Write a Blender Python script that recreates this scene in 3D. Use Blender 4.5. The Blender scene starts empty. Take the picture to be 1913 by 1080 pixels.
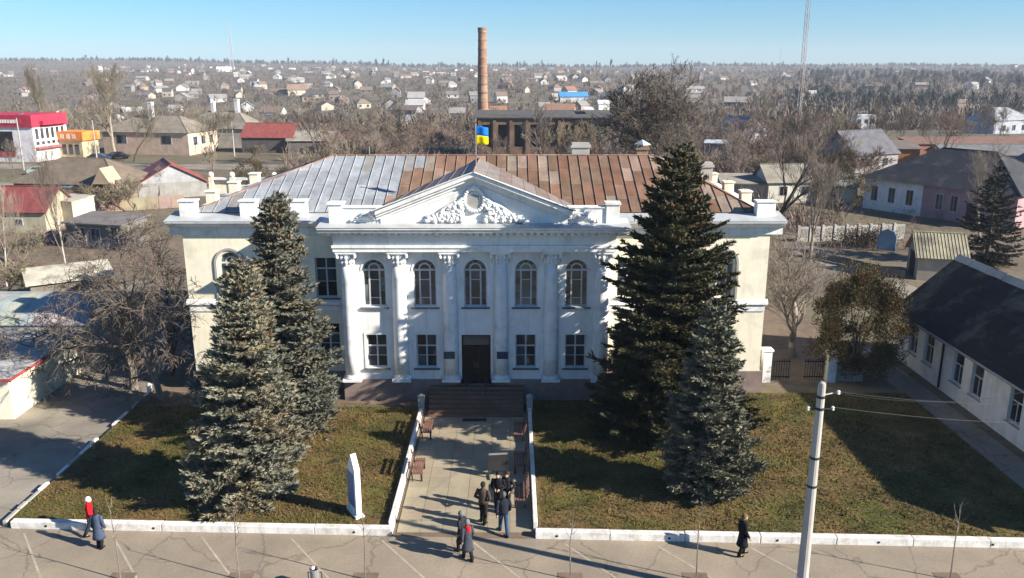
import bpy, bmesh, math, random
import numpy as np
from mathutils import Vector, Matrix

random.seed(7)
np.random.seed(7)
SC = bpy.context.scene
COL = SC.collection
R = math.radians

# ------------------------------------------------------------------ camera, sky, sun, exposure
CAM_H, PITCH, FPX = 17.8, R(14.9), 1560.0
cam_data = bpy.data.cameras.new('camera')
cam = bpy.data.objects.new('camera', cam_data)
COL.objects.link(cam)
cam.location = (0, 0, CAM_H)
cam.rotation_euler = (R(90) - PITCH, 0, 0)
cam_data.sensor_width = 36.0
cam_data.lens = 36.0 * FPX / 1913.0
cam_data.clip_start = 0.5
cam_data.clip_end = 12000.0
SC.camera = cam

SUN_EL, SUN_DIR = R(27.0), R(-21.5)        # the sun stands to the right and a little behind the camera
world = bpy.data.worlds.new('World')
SC.world = world
world.use_nodes = True
wn = world.node_tree
sky = wn.nodes.new('ShaderNodeTexSky')
sky.sky_type = 'NISHITA'
sky.sun_disc = False
sky.sun_elevation = SUN_EL
sky.sun_rotation = R(111.5)
sky.altitude = 100.0
sky.air_density = 1.0
sky.dust_density = 0.0
sky.ozone_density = 6.0
wn.nodes['Background'].inputs['Strength'].default_value = 0.05
tint = wn.nodes.new('ShaderNodeVectorMath')
tint.operation = 'MULTIPLY'
tint.inputs[1].default_value = (0.70, 1.10, 1.33)
wn.links.new(sky.outputs['Color'], tint.inputs[0])
wn.links.new(tint.outputs[0], wn.nodes['Background'].inputs['Color'])

sun_data = bpy.data.lights.new('sun', 'SUN')
sun_data.energy = 5.0
sun_data.angle = R(0.5)
sun_data.color = (1.0, 0.92, 0.80)
sun = bpy.data.objects.new('sun', sun_data)
COL.objects.link(sun)
sdir = Vector((math.cos(SUN_DIR) * math.cos(SUN_EL), math.sin(SUN_DIR) * math.cos(SUN_EL), math.sin(SUN_EL)))
sun.rotation_euler = sdir.to_track_quat('Z', 'Y').to_euler()
sun.location = (40, -30, 60)

SC.view_settings.view_transform = 'Standard'
SC.view_settings.look = 'None'
SC.view_settings.gamma = 1.0
SC.view_settings.use_curve_mapping = False
SC.view_settings.exposure = 1.15
SC.cycles.max_bounces = 5
SC.cycles.diffuse_bounces = 2
SC.cycles.glossy_bounces = 2
SC.cycles.transmission_bounces = 2
SC.cycles.volume_bounces = 0
SC.cycles.caustics_reflective = False
SC.cycles.caustics_refractive = False


# ------------------------------------------------------------------ survey helper: a ground point seen in the photograph
def G(x, y, z=0.0):
    a = (x - 956.5) / FPX
    b = (y - 540.0) / FPX
    dx, dy, dz = a, math.cos(PITCH) - b * math.sin(PITCH), -math.sin(PITCH) - b * math.cos(PITCH)
    t = (z - CAM_H) / dz
    return (dx * t, dy * t)


def sstep(a, b, x):
    t = max(0.0, min(1.0, (x - a) / (b - a)))
    return t * t * (3 - 2 * t)


def gz(X, Y):
    """height of the terrain: a terrace for the town centre, a shallow valley, a long hill behind"""
    z = -9.0 * sstep(190, 420, Y)
    z += 8.0 * sstep(520, 950, Y)
    z += 9.0 * sstep(900, 1600, Y)
    z += (10.0 + 17.0 * sstep(100, -1300, X)) * sstep(1500, 2700, Y)
    if Y > 230:
        k = sstep(230, 420, Y)
        z += k * (1.6 * math.sin(X * 0.011 + 1.3) + 1.2 * math.sin(Y * 0.013 + X * 0.004) + 2.0 * math.sin(X * 0.0031 + Y * 0.002))
    z -= 60.0 * sstep(2900, 4800, Y)
    return z


# ------------------------------------------------------------------ materials
MATS = {}


def mat(name, col, rough=0.85, var=0.18, scale=2.0, bump=0.0, col2=None, mix2=0.35, scale2=0.35, metallic=0.0,
        spec=0.25, objcol=False, objvar=0.0, fine=0.10, fscale=30.0, stretch=None, streak=0.0, cracks=0.0, crscale=0.3):
    """procedural surface: base tone with broad patches, fine grain, optional relief; objcol takes the object's own colour"""
    m = bpy.data.materials.new(name)
    m.use_nodes = True
    nt = m.node_tree
    nd, lk = nt.nodes, nt.links
    bs = nd['Principled BSDF']
    bs.inputs['Roughness'].default_value = rough
    bs.inputs['Metallic'].default_value = metallic
    bs.inputs['Specular IOR Level'].default_value = spec
    geo = nd.new('ShaderNodeNewGeometry')
    vec = geo.outputs['Position']
    if stretch:
        mp = nd.new('ShaderNodeMapping')
        mp.inputs['Scale'].default_value = stretch
        lk.new(vec, mp.inputs['Vector'])
        vec = mp.outputs['Vector']
    n1 = nd.new('ShaderNodeTexNoise')
    n1.inputs['Scale'].default_value = scale
    n1.inputs['Detail'].default_value = 5
    lk.new(vec, n1.inputs['Vector'])
    r1 = nd.new('ShaderNodeMapRange')
    r1.inputs['From Min'].default_value = 0.3
    r1.inputs['From Max'].default_value = 0.7
    r1.inputs['To Min'].default_value = 1 - var
    r1.inputs['To Max'].default_value = 1 + var
    lk.new(n1.outputs['Fac'], r1.inputs['Value'])
    n2 = nd.new('ShaderNodeTexNoise')
    n2.inputs['Scale'].default_value = fscale
    n2.inputs['Detail'].default_value = 3
    lk.new(vec, n2.inputs['Vector'])
    r2 = nd.new('ShaderNodeMapRange')
    r2.inputs['From Min'].default_value = 0.3
    r2.inputs['From Max'].default_value = 0.7
    r2.inputs['To Min'].default_value = 1 - fine
    r2.inputs['To Max'].default_value = 1 + fine
    lk.new(n2.outputs['Fac'], r2.inputs['Value'])
    mul = nd.new('ShaderNodeMath')
    mul.operation = 'MULTIPLY'
    lk.new(r1.outputs[0], mul.inputs[0])
    lk.new(r2.outputs[0], mul.inputs[1])
    fac = mul.outputs[0]
    if objvar:
        oi = nd.new('ShaderNodeObjectInfo')
        ro = nd.new('ShaderNodeMapRange')
        ro.inputs['To Min'].default_value = 1 - objvar
        ro.inputs['To Max'].default_value = 1 + objvar
        lk.new(oi.outputs['Random'], ro.inputs['Value'])
        m3 = nd.new('ShaderNodeMath')
        m3.operation = 'MULTIPLY'
        lk.new(fac, m3.inputs[0])
        lk.new(ro.outputs[0], m3.inputs[1])
        fac = m3.outputs[0]
    if objcol:
        oc = nd.new('ShaderNodeObjectInfo')
        base = oc.outputs['Color']
    else:
        rgb = nd.new('ShaderNodeRGB')
        rgb.outputs[0].default_value = (*col, 1)
        base = rgb.outputs[0]
    if col2:
        n3 = nd.new('ShaderNodeTexNoise')
        n3.inputs['Scale'].default_value = scale2
        n3.inputs['Detail'].default_value = 6
        n3.inputs['Roughness'].default_value = 0.65
        lk.new(vec, n3.inputs['Vector'])
        r3 = nd.new('ShaderNodeMapRange')
        r3.inputs['From Min'].default_value = 0.62 - mix2 * 0.5
        r3.inputs['From Max'].default_value = 0.82 - mix2 * 0.5
        lk.new(n3.outputs['Fac'], r3.inputs['Value'])
        mx = nd.new('ShaderNodeMix')
        mx.data_type = 'RGBA'
        lk.new(r3.outputs[0], mx.inputs[0])
        lk.new(base, mx.inputs[6])
        mx.inputs[7].default_value = (*col2, 1)
        base = mx.outputs[2]
    if streak:          # rain streaks running down the wall, strongest in some patches
        mp2 = nd.new('ShaderNodeMapping')
        mp2.inputs['Scale'].default_value = (3.2, 3.2, 0.22)
        lk.new(geo.outputs['Position'], mp2.inputs['Vector'])
        n4 = nd.new('ShaderNodeTexNoise')
        n4.inputs['Scale'].default_value = 1.0
        n4.inputs['Detail'].default_value = 6
        n4.inputs['Roughness'].default_value = 0.7
        lk.new(mp2.outputs['Vector'], n4.inputs['Vector'])
        r4 = nd.new('ShaderNodeMapRange')
        r4.inputs['From Min'].default_value = 0.50
        r4.inputs['From Max'].default_value = 0.74
        r4.inputs['To Min'].default_value = 1.0
        r4.inputs['To Max'].default_value = 1.0 - streak
        lk.new(n4.outputs['Fac'], r4.inputs['Value'])
        m4 = nd.new('ShaderNodeMath')
        m4.operation = 'MULTIPLY'
        lk.new(fac, m4.inputs[0])
        lk.new(r4.outputs[0], m4.inputs[1])
        fac = m4.outputs[0]
    if cracks:          # branching cracks: thin lines between warped cells
        nw = nd.new('ShaderNodeTexNoise')
        nw.inputs['Scale'].default_value = 1.3
        nw.inputs['Detail'].default_value = 4
        lk.new(geo.outputs['Position'], nw.inputs['Vector'])
        av = nd.new('ShaderNodeVectorMath')
        av.operation = 'MULTIPLY_ADD'
        av.inputs[1].default_value = (0.9, 0.9, 0.9)
        lk.new(nw.outputs['Color'], av.inputs[0])
        lk.new(geo.outputs['Position'], av.inputs[2])
        vo = nd.new('ShaderNodeTexVoronoi')
        vo.feature = 'DISTANCE_TO_EDGE'
        vo.inputs['Scale'].default_value = crscale
        lk.new(av.outputs[0], vo.inputs['Vector'])
        r5 = nd.new('ShaderNodeMapRange')
        r5.inputs['From Min'].default_value = 0.002
        r5.inputs['From Max'].default_value = 0.016
        r5.inputs['To Min'].default_value = 1.0 - cracks
        r5.inputs['To Max'].default_value = 1.0
        lk.new(vo.outputs['Distance'], r5.inputs['Value'])
        m5 = nd.new('ShaderNodeMath')
        m5.operation = 'MULTIPLY'
        lk.new(fac, m5.inputs[0])
        lk.new(r5.outputs[0], m5.inputs[1])
        fac = m5.outputs[0]
    vm = nd.new('ShaderNodeVectorMath')
    vm.operation = 'SCALE'
    lk.new(base, vm.inputs[0])
    lk.new(fac, vm.inputs['Scale'])
    lk.new(vm.outputs[0], bs.inputs['Base Color'])
    if bump:
        bp = nd.new('ShaderNodeBump')
        bp.inputs['Strength'].default_value = bump
        bp.inputs['Distance'].default_value = 0.05
        lk.new(n2.outputs['Fac'], bp.inputs['Height'])
        lk.new(bp.outputs['Normal'], bs.inputs['Normal'])
    MATS[name] = m
    return m


def glass_mat(name, col, rough=0.08):
    m = mat(name, col, rough=rough, var=0.4, scale=0.9, fine=0.05, spec=0.5, objvar=0.75)
    return m


mat('white_wall', (0.78, 0.78, 0.765), var=0.05, col2=(0.62, 0.61, 0.57), mix2=0.22, scale2=0.8, fine=0.03, streak=0.22)
mat('cream_wall', (0.82, 0.765, 0.60), var=0.06, col2=(0.62, 0.57, 0.44), mix2=0.2, scale2=0.7, fine=0.04, streak=0.14)
mat('white_trim', (0.80, 0.80, 0.78), var=0.06, col2=(0.60, 0.59, 0.55), mix2=0.24, scale2=1.5, fine=0.04, streak=0.2)
mat('plinth', (0.25, 0.19, 0.17), var=0.15, col2=(0.2, 0.15, 0.14), fine=0.12)
mat('terracotta', (0.17, 0.105, 0.075), rough=0.6, var=0.15, col2=(0.13, 0.07, 0.05), fine=0.1)
mat('tin', (0.46, 0.48, 0.49), rough=0.5, var=0.1, col2=(0.36, 0.34, 0.31), mix2=0.3, scale2=1.0, metallic=0.0)
mat('roof_sheet', (0.4, 0.4, 0.4), rough=0.6, var=0.2, scale=1.6, objcol=True, objvar=0.08, fine=0.12, fscale=9, stretch=(1, 0.6, 0.6))
mat('rust_trim', (0.22, 0.12, 0.085), rough=0.8, var=0.3, col2=(0.35, 0.27, 0.23), fine=0.2)
mat('wood_frame', (0.54, 0.54, 0.53), var=0.15, scale=3, fine=0.08)
glass_mat('glass', (0.040, 0.050, 0.062))
glass_mat('glass_green', (0.075, 0.09, 0.09))
mat('door_dark', (0.006, 0.005, 0.005), rough=0.45, var=0.3)
mat('sill_dark', (0.10, 0.11, 0.12), rough=0.6)
mat('plaque', (0.03, 0.07, 0.08), rough=0.3)
mat('plaque_blue', (0.03, 0.04, 0.09), rough=0.3)
mat('metal_dark', (0.03, 0.03, 0.032), rough=0.5)
mat('metal_grey', (0.3, 0.3, 0.3), rough=0.5, metallic=0.3)
mat('concrete', (0.40, 0.38, 0.34), var=0.12, col2=(0.30, 0.29, 0.26), fine=0.08)
mat('pole_concrete', (0.39, 0.37, 0.335), var=0.1, col2=(0.36, 0.35, 0.33), stretch=(3, 3, 0.7), fine=0.08)
mat('pavement', (0.305, 0.252, 0.182), var=0.10, scale=0.5, col2=(0.25, 0.208, 0.158), mix2=0.45, scale2=0.22, fine=0.08, fscale=9, bump=0.1, cracks=0.3, crscale=0.28)
mat('walk_slab', (0.335, 0.29, 0.20), var=0.08, scale=1.2, objvar=0.07, col2=(0.31, 0.24, 0.175), mix2=0.3, scale2=0.5, fine=0.06, fscale=12)
mat('asphalt', (0.285, 0.25, 0.20), var=0.12, scale=0.6, col2=(0.19, 0.17, 0.14), mix2=0.4, scale2=0.25, fine=0.1, fscale=14, bump=0.15, cracks=0.35, crscale=0.35)
mat('kerb_white', (0.76, 0.74, 0.70), var=0.06, col2=(0.55, 0.52, 0.46), mix2=0.34, scale2=2.2, fine=0.08, streak=0.3)
mat('paint_line', (0.42, 0.37, 0.29), var=0.15, scale=3, col2=(0.36, 0.31, 0.23), mix2=0.42, scale2=1.2)
mat('lawn', (0.078, 0.080, 0.018), var=0.36, scale=0.6, col2=(0.155, 0.095, 0.040), mix2=0.44, scale2=0.28, fine=0.3, fscale=7, bump=0.6)
mat('grass_olive', (0.066, 0.076, 0.017), var=0.3, scale=1.0, col2=(0.14, 0.095, 0.030), mix2=0.48, scale2=0.3, fine=0.15)
mat('soil', (0.19, 0.14, 0.10), var=0.18, col2=(0.13, 0.1, 0.07), fine=0.15, bump=0.3)
mat('terrain', (0.175, 0.136, 0.102), var=0.25, scale=0.07, col2=(0.12, 0.115, 0.06), mix2=0.4, scale2=0.02, fine=0.2, fscale=1.5, bump=0.0)
mat('bark', (0.13, 0.105, 0.085), var=0.3, fine=0.2)
mat('bark_grey', (0.185, 0.155, 0.13), var=0.25, fine=0.2)
mat('bark_light', (0.30, 0.26, 0.21), var=0.2, fine=0.2)
mat('bark_dark', (0.07, 0.055, 0.045), var=0.25, fine=0.2)
mat('birch_bark', (0.55, 0.50, 0.44), var=0.2, col2=(0.1, 0.09, 0.08), mix2=0.3, scale2=4, fine=0.2)
mat('twig_brown', (0.215, 0.175, 0.142), var=0.25, scale=0.3, fine=0.2, fscale=2, objvar=0.18)
mat('twig_red', (0.175, 0.118, 0.092), var=0.25, scale=0.3, fine=0.2, fscale=2, objvar=0.15)
mat('twig_olive', (0.205, 0.175, 0.118), var=0.25, scale=0.3, fine=0.2, fscale=2, objvar=0.15)
mat('spruce_blue', (0.20, 0.20, 0.15), var=0.28, scale=1.3, col2=(0.22, 0.175, 0.10), mix2=0.33, scale2=0.7, fine=0.2, fscale=8)
mat('spruce_grey', (0.14, 0.148, 0.118), var=0.28, scale=1.3, col2=(0.17, 0.14, 0.085), mix2=0.32, scale2=0.6, fine=0.2, fscale=8)
mat('spruce_sage', (0.155, 0.158, 0.112), var=0.25, scale=1.3, col2=(0.2, 0.18, 0.12), mix2=0.28, scale2=0.6, fine=0.2, fscale=8)
mat('spruce_dark', (0.062, 0.066, 0.036), var=0.3, scale=1.1, col2=(0.10, 0.085, 0.04), mix2=0.36, scale2=0.6, fine=0.2, fscale=8)
mat('spruce_far', (0.028, 0.036, 0.026), var=0.3, fine=0.2, fscale=8)
mat('thuja', (0.085, 0.078, 0.034), var=0.35, scale=1.6, col2=(0.13, 0.085, 0.04), mix2=0.42, scale2=0.8, fine=0.2, fscale=8)
mat('cone_brown', (0.16, 0.085, 0.035), var=0.3)
mat('bench_wood', (0.20, 0.10, 0.075), rough=0.6, var=0.2, fine=0.15)
mat('objcol', (1, 1, 1), objcol=True, var=0.16, scale=0.8, fine=0.08, fscale=12, streak=0.3)
mat('objcol_far', (1, 1, 1), objcol=True, var=0.12, scale=0.12, fine=0.1, fscale=0.8)
mat('objcol_gloss', (1, 1, 1), objcol=True, var=0.05, rough=0.3, spec=0.5, fine=0.03)
mat('slate', (1, 1, 1), objcol=True, var=0.2, scale=0.9, fine=0.12, fscale=6, col2=(0.13, 0.12, 0.09), mix2=0.2, scale2=0.5)
mat('skin', (0.50, 0.31, 0.23), rough=0.6, var=0.06)
mat('cloth', (1, 1, 1), objcol=True, rough=0.95, var=0.15, scale=6, fine=0.15, fscale=60, spec=0.1)
mat('brick', (0.20, 0.125, 0.085), var=0.22, scale=0.7, col2=(0.26, 0.175, 0.115), mix2=0.45, scale2=0.3, fine=0.15, fscale=4)
mat('factory_brick', (0.125, 0.088, 0.066), var=0.25, scale=0.7, col2=(0.18, 0.12, 0.082), mix2=0.4, scale2=0.3, fine=0.15, fscale=4)
mat('chimney_brick', (0.33, 0.225, 0.155), var=0.2, scale=0.9, col2=(0.30, 0.165, 0.11), mix2=0.45, scale2=0.35, fine=0.15, fscale=4)
mat('flag_blue', (0.0, 0.16, 0.62), var=0.1, rough=0.7)
mat('flag_yellow', (0.80, 0.62, 0.0), var=0.08, rough=0.7)


# ------------------------------------------------------------------ mesh helpers
class MB:
    """collects shapes, then links them as ONE mesh object"""

    def __init__(self):
        self.v, self.f = [], []

    def add(self, vs, fs):
        n = len(self.v)
        self.v.extend(vs)
        self.f.extend([tuple(i + n for i in q) for q in fs])
        return self

    def box(self, x0, x1, y0, y1, z0, z1):
        return self.add([(x0, y0, z0), (x1, y0, z0), (x1, y1, z0), (x0, y1, z0), (x0, y0, z1), (x1, y0, z1), (x1, y1, z1), (x0, y1, z1)],
                        [(3, 2, 1, 0), (4, 5, 6, 7), (0, 1, 5, 4), (1, 2, 6, 5), (2, 3, 7, 6), (3, 0, 4, 7)])

    def cbox(self, c, s, rz=0.0, M=None):
        hx, hy, hz = s[0] / 2, s[1] / 2, s[2] / 2
        M = M or Matrix.Rotation(rz, 3, 'Z')
        vs = [tuple(Vector(c) + M @ Vector((a * hx, b * hy, d * hz))) for d in (-1, 1) for (a, b) in ((-1, -1), (1, -1), (1, 1), (-1, 1))]
        return self.add(vs, [(3, 2, 1, 0), (4, 5, 6, 7), (0, 1, 5, 4), (1, 2, 6, 5), (2, 3, 7, 6), (3, 0, 4, 7)])

    def prism_y(self, poly, y0, y1):
        """poly (x, z) counter-clockwise seen from -Y, pushed along Y"""
        n = len(poly)
        vs = [(x, y0, z) for x, z in poly] + [(x, y1, z) for x, z in poly]
        fs = [tuple(range(n)), tuple(reversed(range(n, 2 * n)))]
        fs += [(i, i + n, (i + 1) % n + n, (i + 1) % n) for i in range(n)]
        return self.add(vs, fs)

    def prism_x(self, poly, x0, x1):
        """poly (y, z), pushed along X"""
        n = len(poly)
        vs = [(x0, y, z) for y, z in poly] + [(x1, y, z) for y, z in poly]
        fs = [tuple(reversed(range(n))), tuple(range(n, 2 * n))]
        fs += [(i, (i + 1) % n, (i + 1) % n + n, i + n) for i in range(n)]
        return self.add(vs, fs)

    def prism_z(self, poly, z0, z1):
        n = len(poly)
        vs = [(x, y, z0) for x, y in poly] + [(x, y, z1) for x, y in poly]
        fs = [tuple(reversed(range(n))), tuple(range(n, 2 * n))]
        fs += [(i, (i + 1) % n, (i + 1) % n + n, i + n) for i in range(n)]
        return self.add(vs, fs)

    def slab(self, pts, th):
        """a plate: top outline pts (3-D, counter-clockwise from above), thickness th downwards along its normal"""
        p = [Vector(q) for q in pts]
        nrm = Vector((0, 0, 0))
        for i in range(len(p)):
            a, b = p[i], p[(i + 1) % len(p)]
            nrm += Vector(((a.y - b.y) * (a.z + b.z), (a.z - b.z) * (a.x + b.x), (a.x - b.x) * (a.y + b.y)))
        nrm.normalize()
        n = len(p)
        vs = [tuple(q) for q in p] + [tuple(q - nrm * th) for q in p]
        fs = [tuple(range(n)), tuple(reversed(range(n, 2 * n)))]
        fs += [(i, i + n, (i + 1) % n + n, (i + 1) % n) for i in range(n)]
        return self.add(vs, fs)

    def tube(self, pts, rad, n=6, caps=True):
        pts = [Vector(p) for p in pts]
        if not hasattr(rad, '__len__'):
            rad = [rad] * len(pts)
        base = len(self.v)
        prev = None
        for i, p in enumerate(pts):
            d = (pts[min(i + 1, len(pts) - 1)] - pts[max(i - 1, 0)])
            if d.length < 1e-9:
                d = Vector((0, 0, 1))
            d.normalize()
            if prev is None:
                a = d.cross(Vector((0, 0, 1)) if abs(d.z) < 0.9 else Vector((1, 0, 0))).normalized()
            else:
                a = (prev - d * prev.dot(d))
                a = a.normalized() if a.length > 1e-6 else d.orthogonal().normalized()
            prev = a
            b = d.cross(a)
            for k in range(n):
                t = 2 * math.pi * k / n
                self.v.append(tuple(p + (a * math.cos(t) + b * math.sin(t)) * rad[i]))
        for i in range(len(pts) - 1):
            for k in range(n):
                k2 = (k + 1) % n
                self.f.append((base + i * n + k, base + i * n + k2, base + (i + 1) * n + k2, base + (i + 1) * n + k))
        if caps:
            self.f.append(tuple(base + k for k in reversed(range(n))))
            self.f.append(tuple(base + (len(pts) - 1) * n + k for k in range(n)))
        return self

    def lathe(self, c, prof, n=16, sx=1.0, sy=1.0, caps=True):
        base = len(self.v)
        for r, z in prof:
            for k in range(n):
                t = 2 * math.pi * k / n
                self.v.append((c[0] + r * sx * math.cos(t), c[1] + r * sy * math.sin(t), c[2] + z))
        for i in range(len(prof) - 1):
            for k in range(n):
                k2 = (k + 1) % n
                self.f.append((base + i * n + k, base + i * n + k2, base + (i + 1) * n + k2, base + (i + 1) * n + k))
        if caps:
            self.f.append(tuple(base + k for k in reversed(range(n))))
            self.f.append(tuple(base + (len(prof) - 1) * n + k for k in range(n)))
        return self

    def ball(self, c, r, n=10, m=7, sx=1.0, sy=1.0, sz=1.0):
        prof = [(r * math.sin(math.pi * i / m), -r * sz * math.cos(math.pi * i / m)) for i in range(m + 1)]
        prof[0] = (r * 0.02, prof[0][1])
        prof[-1] = (r * 0.02, prof[-1][1])
        return self.lathe(c, prof, n, sx, sy)

    def mesh(self, name, m, smooth=False):
        me = bpy.data.meshes.new(name)
        me.from_pydata(self.v, [], self.f)
        me.materials.append(MATS[m] if isinstance(m, str) else m)
        if smooth:
            me.polygons.foreach_set('use_smooth', [True] * len(me.polygons))
        me.update()
        return me

    def build(self, name, m, parent=None, smooth=False, loc=None, bevel=0.0, color=None, world=True):
        if parent is not None and world:
            o0 = ROOT.get(parent.name, (0, 0, 0))
            if o0 != (0, 0, 0):
                self.v = [(x - o0[0], y - o0[1], z - o0[2]) for x, y, z in self.v]
        o = obj(name, self.mesh(name, m, smooth), parent, loc, color)
        if bevel:
            b = o.modifiers.new('bevel', 'BEVEL')
            b.width = bevel
            b.segments = 2
            b.limit_method = 'ANGLE'
        return o


ROOT = {}


def obj(name, me, parent=None, loc=None, color=None):
    o = bpy.data.objects.new(name, me)
    COL.objects.link(o)
    if parent is not None:
        o.parent = parent
        if parent.name in ROOT and loc is None:
            ROOT[o.name] = ROOT[parent.name]
    if loc is not None:
        o.location = loc
    if color is not None:
        o.color = (*color, 1.0)
    return o


def tag(o, label=None, cat=None, group=None, kind=None):
    if label:
        o['label'] = label
    if cat:
        o['category'] = cat
    if group:
        o['group'] = group
    if kind:
        o['kind'] = kind
    return o


def thing(name, label, cat, loc=(0, 0, 0), rz=0.0, group=None):
    o = bpy.data.objects.new(name, None)
    o.empty_display_size = 0.3
    COL.objects.link(o)
    o.location = loc
    o.rotation_euler = (0, 0, rz)
    ROOT[o.name] = tuple(loc)
    return tag(o, label, cat, group)


KIDS = {}


def copy_tree(o, parent=None):
    c = o.copy()
    COL.objects.link(c)
    c.parent = parent
    for ch in [x for x in o.children]:
        copy_tree(ch, c)
    return c


def np_mesh(name, V, F, m):
    me = bpy.data.meshes.new(name)
    V = np.asarray(V, dtype=np.float32).reshape(-1, 3)
    F = np.asarray(F, dtype=np.int32).reshape(-1, 3)
    me.vertices.add(len(V))
    me.vertices.foreach_set('co', V.ravel())
    me.loops.add(len(F) * 3)
    me.loops.foreach_set('vertex_index', F.ravel())
    me.polygons.add(len(F))
    me.polygons.foreach_set('loop_start', np.arange(0, len(F) * 3, 3, dtype=np.int32))
    me.update(calc_edges=True)
    me.materials.append(MATS[m])
    return me


def tri_soup(name, T, m):
    """T (n, 3, 3) free triangles"""
    T = np.asarray(T, dtype=np.float32)
    return np_mesh(name, T.reshape(-1, 3), np.arange(len(T) * 3).reshape(-1, 3), m)


# ------------------------------------------------------------------ ground and paths
def kerb_y(x):
    return 29.18 - 0.0361 * (x + 4.6)


def build_ground():
    ys = list(np.arange(-40, 60, 10)) + list(np.arange(60, 200, 14)) + list(np.arange(200, 700, 25)) + list(np.arange(700, 3000, 70)) + list(np.arange(3000, 5001, 250))
    xs = sorted(set([-3400, -2900, -2400, -2000] + list(range(-1700, -300, 70)) + list(range(-300, 301, 25)) + list(range(370, 1701, 70)) + [2000, 2400, 2900, 3400]))
    V, F = [], []
    for y in ys:
        for x in xs:
            V.append((x, float(y), gz(x, y)))
    nx = len(xs)
    for j in range(len(ys) - 1):
        for i in range(nx - 1):
            a = j * nx + i
            F.append((a, a + 1, a + nx + 1, a + nx))
    me = bpy.data.meshes.new('ground')
    me.from_pydata(V, [], F)
    me.materials.append(MATS['terrain'])
    me.polygons.foreach_set('use_smooth', [True] * len(me.polygons))
    tag(obj('ground', me), kind='structure')


build_ground()


def sheet(name, pts, z, m):
    b = MB()
    b.add([(x, y, z) for x, y in pts], [tuple(range(len(pts)))])
    return tag(b.build(name, m), kind='structure')


pave = sheet('pavement', [(-70, -30), (60, -30), (60, kerb_y(60)), (26, kerb_y(26)), (-20.6, kerb_y(-20.6)), (-70, kerb_y(-70))], 0.006, 'pavement')
sheet('driveway', [(-34.0, kerb_y(-34) - 0.1), (-20.45, kerb_y(-20.45) + .02), (-20.45, 44.5), (-24, 60), (-30, 70), (-34, 70)], 0.010, 'asphalt')
sheet('walkway', [(-4.6, kerb_y(-4.6)), (0.86, kerb_y(.86)), (0.75, 41.4), (-4.6, 41.4)], 0.012, 'soil')
sheet('side_path', [(22.2, 29), (24.0, 29), (23.6, 52), (21.9, 52)], 0.018, 'asphalt')
sheet('yard', [(14.6, 45), (21.8, 45), (21.8, 62), (14.6, 62)], 0.008, 'soil')
sheet('wall_strip', [(-20.3, 41.6), (-4.9, 41.6), (-4.9, 44.4), (-20.3, 44.4)], 0.215, 'soil')
sheet('street', [(-140, 118), (-38, 118), (-28, 126), (-28, 132), (-140, 134)], 0.012, 'asphalt')
sheet('far_street', [(-140, 152), (-40, 150), (-40, 158), (-140, 160)], 0.012, 'asphalt')
sheet('lane', [G(1462, 462), G(1705, 570), G(1730, 545), G(1490, 446)], 0.014, 'asphalt')

# paving slabs of the walkway
slab_me = {}
nsx, nsy = 6, 13
for i in range(nsx):
    for j in range(nsy):
        x0 = -4.56 + i * 0.895
        y0 = 29.42 + j * 0.915
        b = MB().box(-0.44, 0.44, -0.45, 0.45, -0.02, 0.022)
        if 'm' not in slab_me:
            slab_me['m'] = b.mesh('paving_slab', 'walk_slab')
        o = obj('paving_slab', slab_me['m'], bpy.data.objects['walkway'], (x0 + 0.445, y0 + 0.455, 0.012))
        o.rotation_euler = (random.uniform(-.004, .004), random.uniform(-.004, .004), 0)

# faded diagonal bay lines on the pavement
for k in range(-2, 9):
    xk = -19.3 + k * 3.55
    o = MB().add([(0, 0, 0), (0.10, 0, 0), (2.62, -3.3, 0), (2.52, -3.3, 0)], [(3, 2, 1, 0)]).build('painted_line', 'paint_line', pave, loc=(xk, kerb_y(xk) - 0.35, 0.011))

# lawns
def lawn(name, poly, z, dens, label):
    b = MB()
    b.prism_z(poly, -0.05, z)
    o = tag(b.build(name, 'lawn'), kind='structure')
    # blades
    xs = [p[0] for p in poly]
    ys = [p[1] for p in poly]
    n = int((max(xs) - min(xs)) * (max(ys) - min(ys)) * dens)
    P = np.random.rand(n, 2) * [max(xs) - min(xs) - .2, max(ys) - min(ys) - .2] + [min(xs) + .1, min(ys) + .1]
    inside = np.zeros(n, bool)
    j = len(poly) - 1
    for i in range(len(poly)):
        (xi, yi), (xj, yj) = poly[i], poly[j]
        c = ((yi > P[:, 1]) != (yj > P[:, 1])) & (P[:, 0] < (xj - xi) * (P[:, 1] - yi) / (yj - yi + 1e-12) + xi)
        inside ^= c
        j = i
    P = P[inside]
    patch = 0.5 + 0.5 * np.sin(P[:, 0] * 1.1 + 1.7 * np.sin(P[:, 1] * 0.7)) * np.sin(P[:, 1] * 1.3 + P[:, 0] * 0.4)
    P = P[np.random.rand(len(P)) < 0.35 + 0.65 * patch]
    n = len(P)
    a = np.random.rand(n) * 6.283
    w = 0.012 + 0.02 * np.random.rand(n)
    h = 0.035 + 0.075 * np.random.rand(n) ** 2 + 0.10 * (np.sin(P[:, 0] * 2.7 + 3 * np.sin(P[:, 1] * 1.9)) > .82) * np.random.rand(n)
    lean = np.random.randn(n, 2) * 0.04
    T = np.zeros((n, 3, 3))
    T[:, 0, 0] = P[:, 0] - np.cos(a) * w
    T[:, 0, 1] = P[:, 1] - np.sin(a) * w
    T[:, 1, 0] = P[:, 0] + np.cos(a) * w
    T[:, 1, 1] = P[:, 1] + np.sin(a) * w
    T[:, 2, 0] = P[:, 0] + lean[:, 0]
    T[:, 2, 1] = P[:, 1] + lean[:, 1]
    T[:, :2, 2] = z - 0.002
    T[:, 2, 2] = z + h
    tag(obj('grass', tri_soup('grass', T, 'grass_olive')), label, 'grass', kind='stuff')
    return o


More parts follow.
